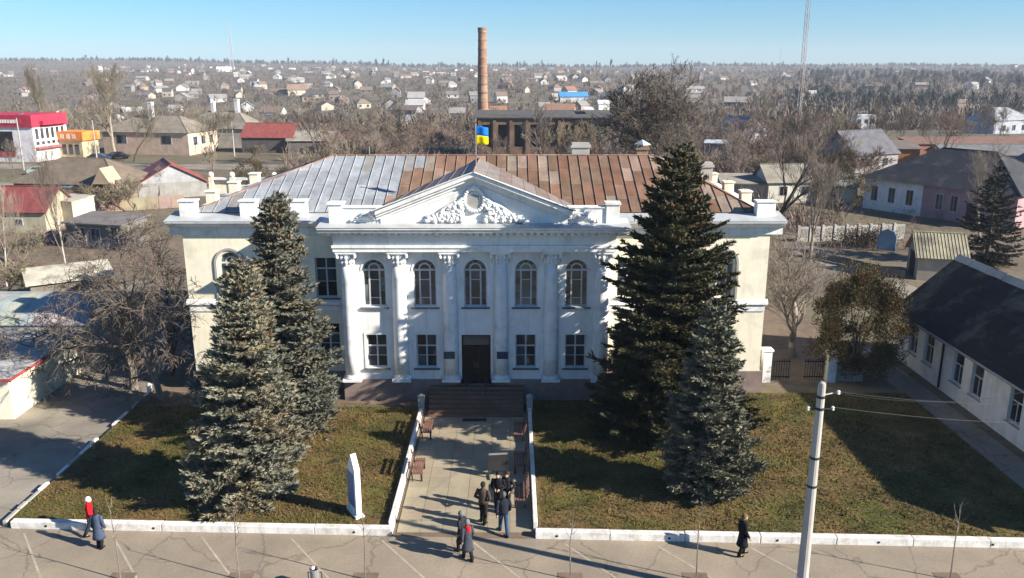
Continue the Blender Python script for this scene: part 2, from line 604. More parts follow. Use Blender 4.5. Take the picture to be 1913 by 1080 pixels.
lawn('lawn', [(-20.2, kerb_y(-20.2) + .3), (-4.95, kerb_y(-4.95) + .3), (-4.95, 41.7), (-20.2, 43.2)], 0.2, 260, 'patchy olive and brown winter grass left of the walkway')
lawn('lawn', [(1.06, kerb_y(1.06) + .3), (22.1, kerb_y(22.1) + .3), (22.0, 43.6), (1.06, 43.6)], 0.2, 240, 'patchy olive and brown winter grass right of the walkway')


# kerb walls, painted white
def kerb_wall(x0, x1, label, holes, n):
    t = thing('kerb_wall', label, 'kerb', (x0, kerb_y(x0), 0), math.atan(-0.0361))
    L = (x1 - x0) / math.cos(math.atan(0.0361))
    seg = L / n
    for i in range(n):
        g = 0.006 + random.uniform(0, .008)
        dz = random.uniform(-.012, .012)
        b = MB().box(i * seg + g, (i + 1) * seg - g, 0, 0.30, -0.05, 0.31 + dz)
        b.build('kerb_block', 'kerb_white', t, bevel=0.02, world=False)
    for hx in holes:
        b = MB().tube([(hx - x0, -0.012, 0.14), (hx - x0, 0.02, 0.14)], 0.052, 10)
        b.build('drain_hole', 'metal_dark', t, world=False)
    return t


kerb_wall(-20.0, -4.72, 'white painted low kerb wall along the lawn left of the walkway', [-18.55, -14.2, -6.2], 5)
kerb_wall(0.90, 27.0, 'white painted low kerb wall along the lawn right of the walkway', [1.75, 6.1, 10.25, 14.1, 18.4], 9)

# walkway side walls
for sx, lab in ((-4.80, 'left'), (0.93, 'right')):
    t = thing('walkway_wall', 'thin white painted low wall on the %s side of the walkway' % lab, 'wall', (sx, 29.55, 0))
    for i in range(6):
        b = MB().box(-0.09, 0.09, i * 1.9 + .01, i * 1.9 + 1.89, -0.02, 0.42 + random.uniform(-.01, .01))
        b.build('wall_block', 'kerb_white', t, bevel=0.015, world=False)
    MB().box(-.16, .16, 11.5, 11.82, -.02, .95).lathe((0, 11.66, .95), [(.2, 0), (.2, .05), (.1, .12), (.02, .14)], 10).build('end_post', 'concrete', t, world=False)

# white edging stones on the left of the left lawn
t = thing('stone_edging', 'row of white painted stones edging the lawn beside the driveway', 'edging', (-20.32, 29.9, 0))
y = 0.0
while y < 13.6:
    L = random.uniform(0.55, 1.1)
    if random.random() < 0.86:
        MB().box(-.09, .09, y, y + L - .05, -.03, .23 + random.uniform(-.03, .04)).build('edging_stone', 'kerb_white' if random.random() < .75 else 'concrete', t, bevel=.03, world=False)
    y += L
MB().lathe((0, 13.9, 0), [(.14, 0), (.16, .1), (.13, .5), (.17, .56), (.03, .7)], 12).build('end_post', 'kerb_white', t, smooth=True, world=False)
# ------------------------------------------------------------------ the main building
C = -1.93                    # its axis
YP, YW = 42.6, 44.4          # front planes of the portico and of the wings
BAY = 2.67
XL, XR = C - 15.9, C + 15.9
PX = 7.05                    # half width of the portico wall
hall = thing('town_hall', 'two-storey white and cream hall with columned portico, pediment and half rusted metal roof', 'building', (C, YW, 0))


def arch_pts(cx, zs, r, n=12):
    return [(cx + r * math.cos(math.pi * i / n), zs + r * math.sin(math.pi * i / n)) for i in range(n + 1)]


def wall_band(b, xa, xb, z0, z1, y0, y1, ops):
    """a stretch of wall with openings (x0, x1, z0, z1, arched): real holes with reveals"""
    ops = sorted(ops)
    x = xa
    for (a, c, q0, q1, arch) in ops:
        if a > x:
            b.box(x, a, y0, y1, z0, z1)
        if q0 > z0:
            b.box(a, c, y0, y1, z0, q0)
        if arch:
            cx, r = (a + c) / 2, (c - a) / 2
            pts = arch_pts(cx, q1 - r, r)
            b.prism_y(list(reversed([(a, z1), (c, z1)] + pts)), y0, y1)
        else:
            if q1 < z1:
                b.box(a, c, y0, y1, q1, z1)
        x = c
    if x < xb:
        b.box(x, xb, y0, y1, z0, z1)


# --- portico front wall
kk = [-2, -1, 0, 1, 2]
up = [(C + k * BAY - .60, C + k * BAY + .60, 5.48, 8.06, True) for k in kk]
lo = [(C + k * BAY - .55, C + k * BAY + .55, 2.05, 3.94, False) for k in kk if k] + [(C - .78, C + .78, 1.1, 3.92, False)]
b = MB()
wall_band(b, C - PX, C + PX, 1.4, 4.7, YP, YP + .45, [(a, c, max(q0, 1.4), q1, s) for a, c, q0, q1, s in lo])
wall_band(b, C - PX, C + PX, 4.7, 8.75, YP, YP + .45, up)
b.box(C - PX, C - PX + .4, YP + .45, YW, 1.4, 8.75)
b.box(C + PX - .4, C + PX, YP + .45, YW, 1.4, 8.75)
b.build('portico_wall', 'white_wall', hall)

# --- wings
for s, nm in ((-1, 'left'), (1, 'right')):
    ca, cb = (XL, C - PX) if s < 0 else (C + PX, XR)
    ops_u, ops_l = [], []
    for k in (3, 4, 5):
        x = C + s * (k * BAY + (0.25 if k == 3 else 0.1))
        if k == 5:
            ops_u.append((x - .62, x + .62, 5.5, 8.05, True))
        else:
            ops_u.append((x - .58, x + .58, 5.5, 7.75, False))
        ops_l.append((x - .58, x + .58, 2.1, 4.0, False))
    b = MB()
    wall_band(b, ca, cb, 1.2, 4.95, YW, YW + .45, ops_l)
    wall_band(b, ca, cb, 4.95, 9.25, YW, YW + .45, ops_u)
    xs = XL if s < 0 else XR - .45
    b.box(xs, xs + .45, YW + .45, 58.4, 1.2, 9.25)
    b.build('wing_wall', 'cream_wall', hall)
    b = MB().prism_x([(YW - .02, 5.05), (YW - .16, 5.12), (YW - .16, 5.22), (YW - .10, 5.30), (YW - .02, 5.42)], ca - (.14 if s < 0 else 0), cb + (.14 if s > 0 else 0))
    b.box(ca + .003, cb - .003, YW - .06, YW - .004, 4.72, 5.04)
    b.build('string_course', 'white_trim', hall)
    b = MB().box(ca - (.12 if s < 0 else 0), cb + (.12 if s > 0 else 0), YW - .12, YW + .5, -.1, 1.2)
    b.build('plinth', 'plinth', hall)
b = MB().box(XL + .45, XR - .45, 58.0, 58.4, 0, 9.25)
b.build('rear_wall', 'cream_wall', hall)
b = MB().box(C - PX - .12, C - .95, YP - .12, YW - .12, -.1, 1.4).box(C + .95, C + PX + .12, YP - .12, YW - .12, -.1, 1.4)
b.box(C - .949, C + .949, YP + .02, YW - .12, -.1, 1.1)
b.build('plinth', 'plinth', hall)


# --- windows
def bar(b, x0, x1, z0, z1, y=-.0, d=.07):
    b.box(x0, x1, y, y + d, z0, z1)


def make_arched(name, w, h, gm):
    """timber arched window: origin at the sill centre on the wall face, set 0.2 m in"""
    r = w / 2
    zs = h - r
    y = 0.20
    f = MB()
    # outer frame
    f.box(-r, -r + .06, y, y + .08, 0, zs).box(r - .06, r, y, y + .08, 0, zs).box(-r + .06, r - .06, y, y + .08, 0, .07)
    outer, inner = arch_pts(0, zs, r, 14), arch_pts(0, zs, r - .06, 14)
    f.prism_y(list(reversed(outer)) + inner, y, y + .08)
    # transom, two mullions
    f.box(-r + .06, r - .06, y + .003, y + .077, zs - .05, zs + .05)
    for s in (-1, 1):
        f.box(s * .27 - .04, s * .27 + .04, y + .006, y + .074, .07, zs - .05)
    f.box(-.23, .23, y + .012, y + .06, zs * .72, zs * .72 + .04)
    f.box(-.23, .23, y + .012, y + .06, zs * .22, zs * .22 + .04)
    # inner ring of the fanlight and its spokes
    o2, i2 = arch_pts(0, zs + .05, .33, 12), arch_pts(0, zs + .05, .25, 12)
    f.prism_y(list(reversed(o2)) + i2, y + .006, y + .074)
    for a in (36, 72, 108, 144):
        ca, sa = math.cos(R(a)), math.sin(R(a))
        f.tube([(.33 * ca, y + .04, zs + .05 + .33 * sa), ((r - .06) * ca, y + .04, zs + (r - .06) * sa)], .016, 4)
    fo = f.build(name, 'wood_frame', None)
    panes = []
    def pane(poly):
        b = MB().prism_y(poly, y + .03, y + .045)
        panes.append(obj('pane', b.mesh('pane', gm), fo))
    def rect(x0, x1, z0, z1):
        pane([(x0, z0), (x1, z0), (x1, z1), (x0, z1)])
    for x0, x1 in ((-r + .06, -.31), (.31, r - .06)):
        for q in range(5):
            zz = .07 + (zs - .12) * q / 5
            rect(x0, x1, zz + .008, zz + (zs - .12) / 5 - .008)
    rect(-.23, .23, .07, zs * .22)
    rect(-.23, .23, zs * .22 + .04, zs * .72)
    rect(-.23, .23, zs * .72 + .04, zs - .05)
    pane(list(reversed(arch_pts(0, zs + .05, .25, 10))))
    io, oo = arch_pts(0, zs + .05, .33, 10), arch_pts(0, zs, r - .06, 10)
    for q in range(0, 10, 2):
        pane([io[q], oo[q], oo[q + 1], oo[q + 2], io[q + 2], io[q + 1]][::-1])
    return fo


def make_rect(name, w, h, gm, cross=.62):
    y = .2
    hw = w / 2
    f = MB()
    f.box(-hw, -hw + .06, y, y + .08, 0, h).box(hw - .06, hw, y, y + .08, 0, h).box(-hw + .06, hw - .06, y, y + .08, 0, .06).box(-hw + .06, hw - .06, y, y + .08, h - .06, h)
    f.box(-hw + .06, hw - .06, y + .003, y + .077, h * cross, h * cross + .08)
    f.box(-.04, .04, y + .006, y + .074, .06, h * cross).box(-.035, .035, y + .006, y + .074, h * cross + .08, h - .06)
    for s in (-1, 1):
        f.box(min(s * .04, s * (hw - .06)), max(s * .04, s * (hw - .06)), y + .015, y + .06, h * cross * .55, h * cross * .55 + .03)
    fo = f.build(name, 'wood_frame', None)
    for s in (-1, 1):
        a, c = sorted((s * .04, s * (hw - .06)))
        for z0, z1 in ((.06, h * cross * .55), (h * cross * .55 + .03, h * cross), (h * cross + .08, h - .06)):
            obj('pane', MB().box(a, c, y + .03, y + .045, z0, z1).mesh('pane', gm), fo)
    return fo


def put_window(proto, x, y, z, w, first):
    o = proto if first else copy_tree(proto, hall)
    o.parent = hall
    o.location = (x - C, y - YW, z)
    s = MB().prism_x([(y - .16, z - .07), (y - .16, z - .03), (y + .2, z - .005), (y + .2, z - .07)], x - w / 2 - .16, x + w / 2 + .16)
    s.build('sill', 'sill_dark', hall)
    # dark room behind
    return o


aw = [make_arched('arched_window', 1.2, 2.58, 'glass'), make_arched('arched_window', 1.2, 2.58, 'glass_green')]
used = [False, False]
for k in kk:
    i = 1 if k in (-2, 1, 2) else 0
    put_window(aw[i], C + k * BAY, YP, 5.48, 1.2, not used[i])
    used[i] = True
    MB().prism_y(list(reversed(arch_pts(C + k * BAY, 7.46, .70, 14))) + arch_pts(C + k * BAY, 7.46, .602, 14), YP - .03, YP + .05).build('arch_moulding', 'white_trim', hall)
rw = make_rect('window', 1.1, 1.89, 'glass')
first = True
for k in kk:
    if k:
        put_window(rw, C + k * BAY, YP, 2.05, 1.1, first)
        first = False
        x = C + k * BAY
        MB().box(x - .66, x - .552, YP - .03, YP + .02, 2.05, 4.05).box(x + .552, x + .66, YP - .03, YP + .02, 2.05, 4.05).box(x - .551, x + .551, YP - .03, YP + .02, 3.942, 4.05).build('window_surround', 'white_trim', hall)
ww = make_rect('window', 1.16, 2.25, 'glass', .7)
wl = make_rect('window', 1.16, 1.9, 'glass', .65)
wa = make_arched('arched_window', 1.24, 2.55, 'glass_green')
fu = fl = fa = True
for s in (-1, 1):
    for k in (3, 4, 5):
        x = C + s * (k * BAY + (0.25 if k == 3 else 0.1))
        if k == 5:
            put_window(wa, x, YW, 5.5, 1.24, fa)
            fa = False
            o, i = arch_pts(x, 7.43, .86, 14), arch_pts(x, 7.43, .74, 14)
            MB().prism_y(list(reversed(o)) + i, YW - .07, YW + .05).box(x - .86, x - .74, YW - .07, YW + .05, 5.45, 7.43).box(x + .74, x + .86, YW - .07, YW + .05, 5.45, 7.43).build('window_surround', 'concrete', hall)
        else:
            put_window(ww, x, YW, 5.5, 1.16, fu)
            fu = False
        put_window(wl, x, YW, 2.1, 1.16, fl)
        fl = False
# dark interior volume so that the panes do not see the sky through the building
MB().box(XL + .5, XR - .5, YW + .9, YW + 1.0, 1.2, 9.2).box(C - PX + .45, C + PX - .45, YP + .9, YP + .95, 1.4, 8.7).build('inner_backing', 'concrete', hall)

# --- door
d = MB().box(C - .78, C - .70, YP + .1, YP + .3, 1.1, 3.92).box(C + .70, C + .78, YP + .1, YP + .3, 1.1, 3.92).box(C - .70, C + .70, YP + .1, YP + .3, 3.82, 3.92).box(C - .70, C + .70, YP + .12, YP + .28, 3.2, 3.28)
door = d.build('door_frame', 'door_dark', hall)
MB().box(C - .70, C + .70, YP + .18, YP + .2, 3.28, 3.82).build('pane', 'glass', door)
for s in (-1, 1):
    a, c = sorted((C + s * .008, C + s * .70))
    lf = MB().box(a, c, YP + .16, YP + .22, 1.12, 3.2)
    for z0, z1 in ((1.25, 1.95), (2.1, 3.05)):
        lf.box(a + .12, c - .12, YP + .145, YP + .161, z0, z1)
    lo_ = lf.build('door_leaf', 'door_dark', hall)
    MB().tube([(C + s * .07, YP + .13, 2.0), (C + s * .07, YP + .1, 2.05), (C + s * .07, YP + .1, 2.3), (C + s * .07, YP + .13, 2.35)], .014, 6).build('handle', 'metal_grey', lo_)
for x0, m, lab in ((C - 1.72, 'plaque', 'dark green name plate left of the door'), (C + 1.12, 'plaque_blue', 'dark blue name plate right of the door')):
    p = MB().box(x0, x0 + .60, YP - .05 - .42, YP - .02 - .42, 2.72, 3.12).build('name_plate', m, hall, bevel=.01)
    p['label'] = lab

# --- columns
colm = MB().lathe((0, 0, 0), [(.40, .34), (.405, 1.6), (.395, 3.6), (.365, 5.6), (.345, 6.4)], 24).mesh('column', 'white_trim', True)
cbase = MB().box(-.5, .5, -.5, .5, 0, .14).lathe((0, 0, 0), [(.49, .14), (.5, .2), (.46, .26), (.42, .28), (.45, .31), (.41, .345)], 20).mesh('base', 'white_trim')
cap = MB().lathe((0, 0, 0), [(.35, 6.38), (.38, 6.42), (.35, 6.46), (.37, 6.7), (.44, 6.95), (.52, 7.06)], 20).box(-.53, .53, -.53, .53, 7.06, 7.18)
for k in range(12):
    a = 2 * math.pi * k / 12
    ca, sa = math.cos(a), math.sin(a)
    for zz, rr in ((6.6, .38), (6.85, .43)):
        cap.ball((rr * ca, rr * sa, zz), .09, 6, 4, sz=1.6)
for sx in (-1, 1):
    for sy in (-1, 1):
        cap.tube([(sx * .40, sy * .46, 6.95), (sx * .50, sy * .40, 6.95)], .13, 10)
capm = cap.mesh('capital', 'white_trim')
for k in range(6):
    x = (k - 2.5) * BAY
    co = obj('column', colm, hall, (x, YP - .02 - YW, 1.4))
    obj('base', cbase, co, (0, 0, 0))
    obj('capital', capm, co, (0, 0, 0))

# --- entablature of the portico
ex = PX + .25
MB().box(C - ex, C + ex, YP - .58, YP + .5, 8.585, 8.80).box(C - ex - .05, C + ex + .05, YP - .64, YP + .5, 8.802, 8.93).build('architrave', 'white_trim', hall)
MB().box(C - ex + .02, C + ex - .02, YP - .54, YP + .5, 8.932, 9.42).build('frieze', 'white_wall', hall)
cor = MB().prism_x([(YP - .56, 9.42), (YP - .62, 9.50), (YP - .62, 9.56), (YP - 1.02, 9.66), (YP - 1.08, 9.68), (YP - 1.12, 9.80), (YP - 1.20, 9.86), (YP - 1.20, 9.95), (YP - 1.15, 9.96), (YP + .55, 10.16), (YP + .55, 9.42)], C - ex - .62, C + ex + .62)
cor.build('cornice', 'white_trim', hall)
MB().slab([(C - ex - .66, YP - 1.24, 9.967), (C + ex + .66, YP - 1.24, 9.967), (C + ex + .66, YP + 1.6, 10.25), (C - ex - .66, YP + 1.6, 10.25)], .012).build('cornice_flashing', 'tin', hall)
mod = MB().prism_x([(0, .0), (-.30, .05), (-.34, .13), (-.34, .20), (0, .20)], -.085, .085).mesh('modillion', 'white_trim')
n = 44
for i in range(n):
    x = -(ex + .1) + (2 * ex + .2) * i / (n - 1)
    obj('modillion', mod, hall, (x, YP - .60 - YW, 9.44))
# wings entablature
mod2 = MB().prism_x([(0, .0), (-.22, .04), (-.26, .11), (-.26, .17), (0, .17)], -.11, .11).mesh('modillion', 'white_trim')
for s in (-1, 1):
    ca, cb = (XL, C - ex) if s < 0 else (C + ex, XR)
    la, lb = (ca - .62, cb) if s < 0 else (ca, cb + .62)
    MB().prism_x([(YW - .02, 9.0), (YW - .10, 9.06), (YW - .10, 9.42), (YW - .55, 9.62), (YW - .62, 9.74), (YW - .70, 9.78), (YW - .70, 9.88), (YW + .5, 10.08), (YW + .5, 9.0)], la, lb).build('cornice', 'white_trim', hall)
    # the return along the side of the wing
    xw = XL if s < 0 else XR
    MB().prism_y([(xw + s * .02, 9.0), (xw + s * .10, 9.06), (xw + s * .10, 9.42), (xw + s * .55, 9.62), (xw + s * .62, 9.74), (xw + s * .62, 9.86), (xw - s * .5, 10.06), (xw - s * .5, 9.0)][::-s], YW + .505, 58.9).build('cornice', 'white_trim', hall)
    MB().slab([(la - (.04 if s < 0 else 0), YW - .74, 9.885), (lb + (.04 if s > 0 else 0), YW - .74, 9.885), (lb + (.04 if s > 0 else 0), YW + 1.0, 10.17), (la - (.04 if s < 0 else 0), YW + 1.0, 10.17)], .012).build('cornice_flashing', 'tin', hall)
    n = 16
    for i in range(n):
        x = la + .2 + (lb - la - .4) * i / (n - 1)
        obj('modillion', mod2, hall, (x - C, -.10, 9.43))

# --- pediment
PW, ZB, ZE, ZA = 4.75, 10.05, 10.80, 12.62
py0 = YP - .35
MB().prism_y([(C - PW, ZB - .05), (C + PW, ZB - .05), (C + PW, ZE), (C, ZA), (C - PW, ZE)], py0, py0 + .3).build('tympanum', 'white_wall', hall)
for s in (-1, 1):
    # raking cornice: stepped mouldings following the gable
    def rk(o0, o1, ya, yb):
        dx, dz = PW, ZA - ZE
        L = math.hypot(dx, dz)
        nx, nz = -dz / L, dx / L
        p = [(C + s * (PW + .25) , ZE - .12 + o0 * 1.08), (C, ZA + o0 * 1.08), (C, ZA + o1 * 1.08), (C + s * (PW + .25), ZE - .12 + o1 * 1.08)]
        return p if s < 0 else p[::-1]
    rkb = MB().prism_y(rk(-.42, -.26, 0, 0), py0 - .10, py0 - .002).prism_y(rk(-.258, -.12, 0, 0), py0 - .32, py0 - .002).prism_y(rk(-.118, .06, 0, 0), py0 - .52, py0 + .3)
    rkb.build('raking_cornice', 'white_trim', hall)
    # little frame inside the tympanum and the foot pier
    MB().prism_y(rk(-.62, -.54, 0, 0), py0 - .04, py0 - .001).build('moulding', 'white_trim', hall)
    a, c = sorted((C + s * PW, C + s * (PW - .42)))
    MB().box(a - .04, c + .04, py0 - .09, py0 - .003, ZB, ZB + .72).box(a - .09, c + .09, py0 - .14, py0 - .002, ZB + .55, ZB + .63).build('foot_pier', 'white_trim', hall)
    # attic wall beside the pediment, end pier and urn
    a, c = sorted((C + s * (PW + .003), C + s * (ex + .1)))
    MB().box(a, c, py0 + .02, py0 + .35, ZB - .05, ZB + .78).box(a, c, py0 - .03, py0 + .40, ZB + .783, ZB + .87).build('attic_wall', 'white_trim', hall)
    a, c = sorted((C + s * (ex - .55), C + s * (ex + .13)))
    pier = MB().box(a, c, py0 - .06, py0 + .62, ZB - .05, ZB + .95).box(a - .06, c + .06, py0 - .12, py0 + .68, ZB + .953, ZB + 1.06).build('attic_pier', 'white_trim', hall)
    # carved scroll leaning on the attic wall
    sc = MB()
    cx = C + s * (PW + .9)
    for q in range(9):
        t = q / 8
        sc.ball((cx + s * (t - .5) * 1.3, py0 - .02, ZB + .16 + .42 * (1 - t) ** 1.5 + .06 * math.sin(t * 12)), .15 - .05 * t, 8, 5, sy=.8)
    sc.tube([(cx - s * .55, py0 - .04, ZB + .2), (cx - s * .35, py0 - .06, ZB + .55), (cx + s * .05, py0 - .05, ZB + .5), (cx + s * .4, py0 - .04, ZB + .22)], [.07, .09, .07, .04], 6)
    sc.build('scroll', 'white_trim', hall, smooth=True)

# relief: shield between wreaths and banners
rl = MB()
for k in range(24):
    a = 2 * math.pi * k / 24
    rl.ball((C + .50 * math.cos(a), py0 - .07, ZB + 1.22 + .58 * math.sin(a)), .11, 7, 5)
shield = [(C - .34, ZB + .92), (C - .2, ZB + .72), (C, ZB + .62), (C + .2, ZB + .72), (C + .34, ZB + .92), (C + .36, ZB + 1.55), (C, ZB + 1.66), (C - .36, ZB + 1.55)]
rl.prism_y(shield, py0 - .05, py0 - .003)
rl.ball((C, py0 - .08, ZB + 1.82), .16, 8, 6)
for s in (-1, 1):
    for q in range(46):
        t = (q + .5) / 46
        x = C + s * (.55 + 2.0 * t)
        ztop = ZB + .18 + 1.15 * (1 - t) ** 1.25
        for _ in range(1 + int(3 * (1 - t))):
            zz = ZB + .12 + random.random() * (ztop - ZB - .1)
            rl.ball((x + random.uniform(-.06, .06), py0 - .05 - .05 * random.random(), zz), random.uniform(.06, .13), 6, 4, sx=random.uniform(.8, 1.5), sz=random.uniform(.7, 1.4))
    for L, h0, bend in ((1.9, .95, .35), (1.5, .6, .3), (2.3, .32, .25), (1.1, 1.15, .3)):
        pts = []
        for q in range(8):
            t = q / 7
            pts.append((C + s * (.5 + L * t), py0 - .08, ZB + .16 + h0 * (1 - t) ** .9 + bend * math.sin(math.pi * t * 1.2) * .5))
        rl.tube(pts, [.10 - .06 * q / 7 for q in range(8)], 6)
    for q in range(5):
        t = q / 4
        rl.tube([(C + s * (.6 + 1.5 * t), py0 - .06, ZB + .08), (C + s * (.75 + 1.5 * t), py0 - .10, ZB + .30 + .3 * (1 - t)), (C + s * (.95 + 1.5 * t), py0 - .06, ZB + .42 + .35 * (1 - t))], [.09, .07, .03], 6)
rl.build('relief', 'white_trim', hall, smooth=True)
sh = MB().prism_y([(C + (x - C) * .72, ZB + 1.15 + (z - ZB - 1.15) * .72) for x, z in shield], py0 - .065, py0 - .052).build('shield', 'concrete', hall)

# --- roofs
RY, RZ, EZ, EY0, EY1 = 51.4, 12.55, 10.14, YW + .55, 58.4
EXL, EXR, RXL, RXR = XL + .35, XR - .35, C - 9.0, C + 10.6
under = MB().add([(EXL, EY0, EZ - .05), (EXR, EY0, EZ - .05), (EXR, EY1, EZ - .05), (EXL, EY1, EZ - .05), (RXL, RY, RZ - .05), (RXR, RY, RZ - .05)],
                 [(0, 1, 5, 4), (1, 2, 5), (2, 3, 4, 5), (3, 0, 4), (3, 2, 1, 0)])
roof = under.build('roof', 'tin', hall)


def clip(poly, f):
    out = []
    for i in range(len(poly)):
        a, b = poly[i], poly[(i + 1) % len(poly)]
        fa, fb = f(a), f(b)
        if fa >= 0:
            out.append(a)
        if (fa >= 0) != (fb >= 0):
            t = fa / (fa - fb)
            out.append((a[0] + (b[0] - a[0]) * t, a[1] + (b[1] - a[1]) * t))
    return out


def sheet_col(x, s):
    edge = -5.6 - 1.4 * (1 - s) + .5 * math.sin(x * 3 + s * 7)
    if x < edge:
        g = random.uniform(.9, 1.08)
        c = (.315 * g, .33 * g, .345 * g)
        if random.random() < .12:
            c = (.26 * g, .25 * g, .23 * g)
        if x < XL + 3 and random.random() < .6:
            c = (.25 * g, .23 * g, .215 * g)
        return c
    t = random.random()
    if x < -1.5:
        t = .4 + .6 * t
    if t < .42:
        return (.178 * random.uniform(.9, 1.12), .105, .066)
    if t < .75:
        return (.215 * random.uniform(.9, 1.1), .135, .090)
    return (.275 * random.uniform(.9, 1.1), .205, .155)


def to3(x, s, lift=0.0):
    return (x, EY0 + (RY - EY0) * s, EZ + (RZ - EZ) * s + lift)


W = 0.615
rows = [0.0, .27, .52, .76, 1.0]
x = EXL
while x < EXR:
    xa, xb = x, min(x + W, EXR)
    for j in range(4):
        off = 0.0 if int((x - EXL) / W + .5) % 2 else .06
        s0 = max(0, rows[j] - (off if j else 0))
        s1 = rows[j + 1] - (off if j < 3 else 0)
        pl = [(xa, s0), (xb, s0), (xb, s1), (xa, s1)]
        pl = clip(pl, lambda p: p[0] - (EXL + (RXL - EXL) * p[1]))
        pl = clip(pl, lambda p: (EXR + (RXR - EXR) * p[1]) - p[0])
        if len(pl) < 3:
            continue
        ar = abs(sum(pl[i][0] * pl[(i + 1) % len(pl)][1] - pl[(i + 1) % len(pl)][0] * pl[i][1] for i in range(len(pl)))) / 2
        if ar < .004:
            continue
        b = MB().slab([to3(p[0], p[1], .022 - .010 * (p[1] - s0) / (s1 - s0)) for p in pl], .012)
        zs = [p[1] for p in pl if abs(p[0] - xa) < 1e-4]
        if len(zs) > 1:
            q0, q1 = to3(xa, min(zs), .05), to3(xa, max(zs), .05)
            b.tube([q0, q1], .026, 4)
        mid = sum(p[0] for p in pl) / len(pl)
        b.build('roof_sheet', 'roof_sheet', roof, color=sheet_col(mid, (s0 + s1) / 2))
    x += W
# hip ends and rear slope in wider sheets
for s in (-1, 1):
    e = EXL if s < 0 else EXR
    r_ = RXL if s < 0 else RXR
    nst = 12
    for i in range(nst):
        ya, yb = EY0 + (EY1 - EY0) * i / nst, EY0 + (EY1 - EY0) * (i + 1) / nst
        def top(y):
            t = (y - EY0) / (RY - EY0) if y < RY else (EY1 - y) / (EY1 - RY)
            return (e + (r_ - e) * t, y, EZ + (RZ - EZ) * t + .015)
        pts = [(e, ya, EZ + .015), (e, yb, EZ + .015), top(yb), top(ya)]
        if s < 0:
            pts = pts[::-1]
        pp = []
        for q in pts:
            if not any((Vector(q) - Vector(w)).length < 1e-5 for w in pp):
                pp.append(q)
        if len(pp) > 2:
            b = MB().slab(pp, .012).tube([pts[0] if s > 0 else pts[3], pts[3] if s > 0 else pts[0]], .02, 4)
            b.build('roof_sheet', 'roof_sheet', roof, color=(.36, .36, .36) if s < 0 else (.25, .125, .07))
# ridge and hip caps
rc = MB().tube([(RXL, RY, RZ + .03), (RXR, RY, RZ + .03)], .06, 6)
rc.build('ridge_cap', 'rust_trim', roof)
for a, bb in (((EXL, EY0, EZ + .03), (RXL, RY, RZ + .03)), ((EXR, EY0, EZ + .03), (RXR, RY, RZ + .03)), ((EXL, EY1, EZ + .03), (RXL, RY, RZ + .03)), ((EXR, EY1, EZ + .03), (RXR, RY, RZ + .03))):
    MB().tube([a, bb], .055, 6).build('hip_cap', 'rust_trim', roof)

# gabled roof of the portico running back to the ridge
gy0 = py0 - .56
for s in (-1, 1):
    hw = PW + .42
    ze, za = ZE - .02, ZA + .115
    n = 8
    for i in range(n):
        # from front edge to the valley, in strips along the slope
        t0, t1 = i / n, (i + 1) / n
        def P_(t, back):
            x = C + s * hw * (1 - t)
            z = ze + (za - ze) * t
            if not back:
                return (x, gy0, z)
            zb = z - .30
            yb = EY0 + (RY - EY0) * max(0.0, (zb - EZ)) / (RZ - EZ)
            return (x, min(yb, RY), zb)
        pts = [P_(t0, 0), P_(t0, 1), P_(t1, 1), P_(t1, 0)]
        if s > 0:
            pts = pts
        else:
            pts = pts[::-1]
        MB().slab(pts, .03).tube([P_(t1, 0), P_(t1, 1)], .02, 4).build('roof_sheet', 'roof_sheet', roof, color=(.235, .195, .17) if (i + (s > 0)) % 3 else (.20, .15, .125))
    MB().tube([(C + s * hw, gy0 - .02, ze), (C, gy0 - .02, za)], .035, 5).build('verge', 'white_trim', roof)
MB().tube([(C, gy0 - .05, za + .02), (C, RY - .4, RZ - .08)], .05, 6).build('ridge_cap', 'rust_trim', roof)

# attic posts standing on the eaves
def attic_post(x, y, w=.86, h=.74, mt='white_trim'):
    o = MB().box(x - w / 2, x + w / 2, y - .3, y + .3, 10.0, 10.06 + h).box(x - w / 2 - .06, x + w / 2 + .06, y - .36, y + .36, 10.062 + h, 10.15 + h)
    o.build('attic_post', mt, hall, bevel=.02)


for px in (355, 467, 560):
    attic_post((px - 956.5) / FPX * 45.3, YW + .35)
attic_post((1427 - 956.5) / FPX * 45.3, YW + .35, 1.0, .7)
for y in (48.2, 52.2, 56.5):
    attic_post(XL + .45, y, .6, .75, 'cream_wall')
    attic_post(XR - .45, y, .6, .75, 'cream_wall')
# chimney stacks on the rear slope
for x, y, z1, w, m in ((4.3, 53.0, 13.2, 1.1, 'concrete'), (8.2, 53.2, 13.05, .7, 'brick'), (11.6, 50.2, 12.3, .7, 'concrete')):
    st = MB().box(x - w / 2, x + w / 2, y - .35, y + .35, 11.2, z1).box(x - w / 2 - .08, x + w / 2 + .08, y - .43, y + .43, z1 - .28, z1 - .14)
    ch = st.build('chimney', m, roof)
    if m == 'brick':
        MB().lathe((x, y, z1), [(.55, .0), (.5, .06), (.03, .32)], 4).build('chimney_cap', 'tin', roof)
MB().tube([(-8.7, RY, RZ), (-8.7, RY, RZ + .55)], .03, 6).build('vent_pipe', 'metal_grey', roof)

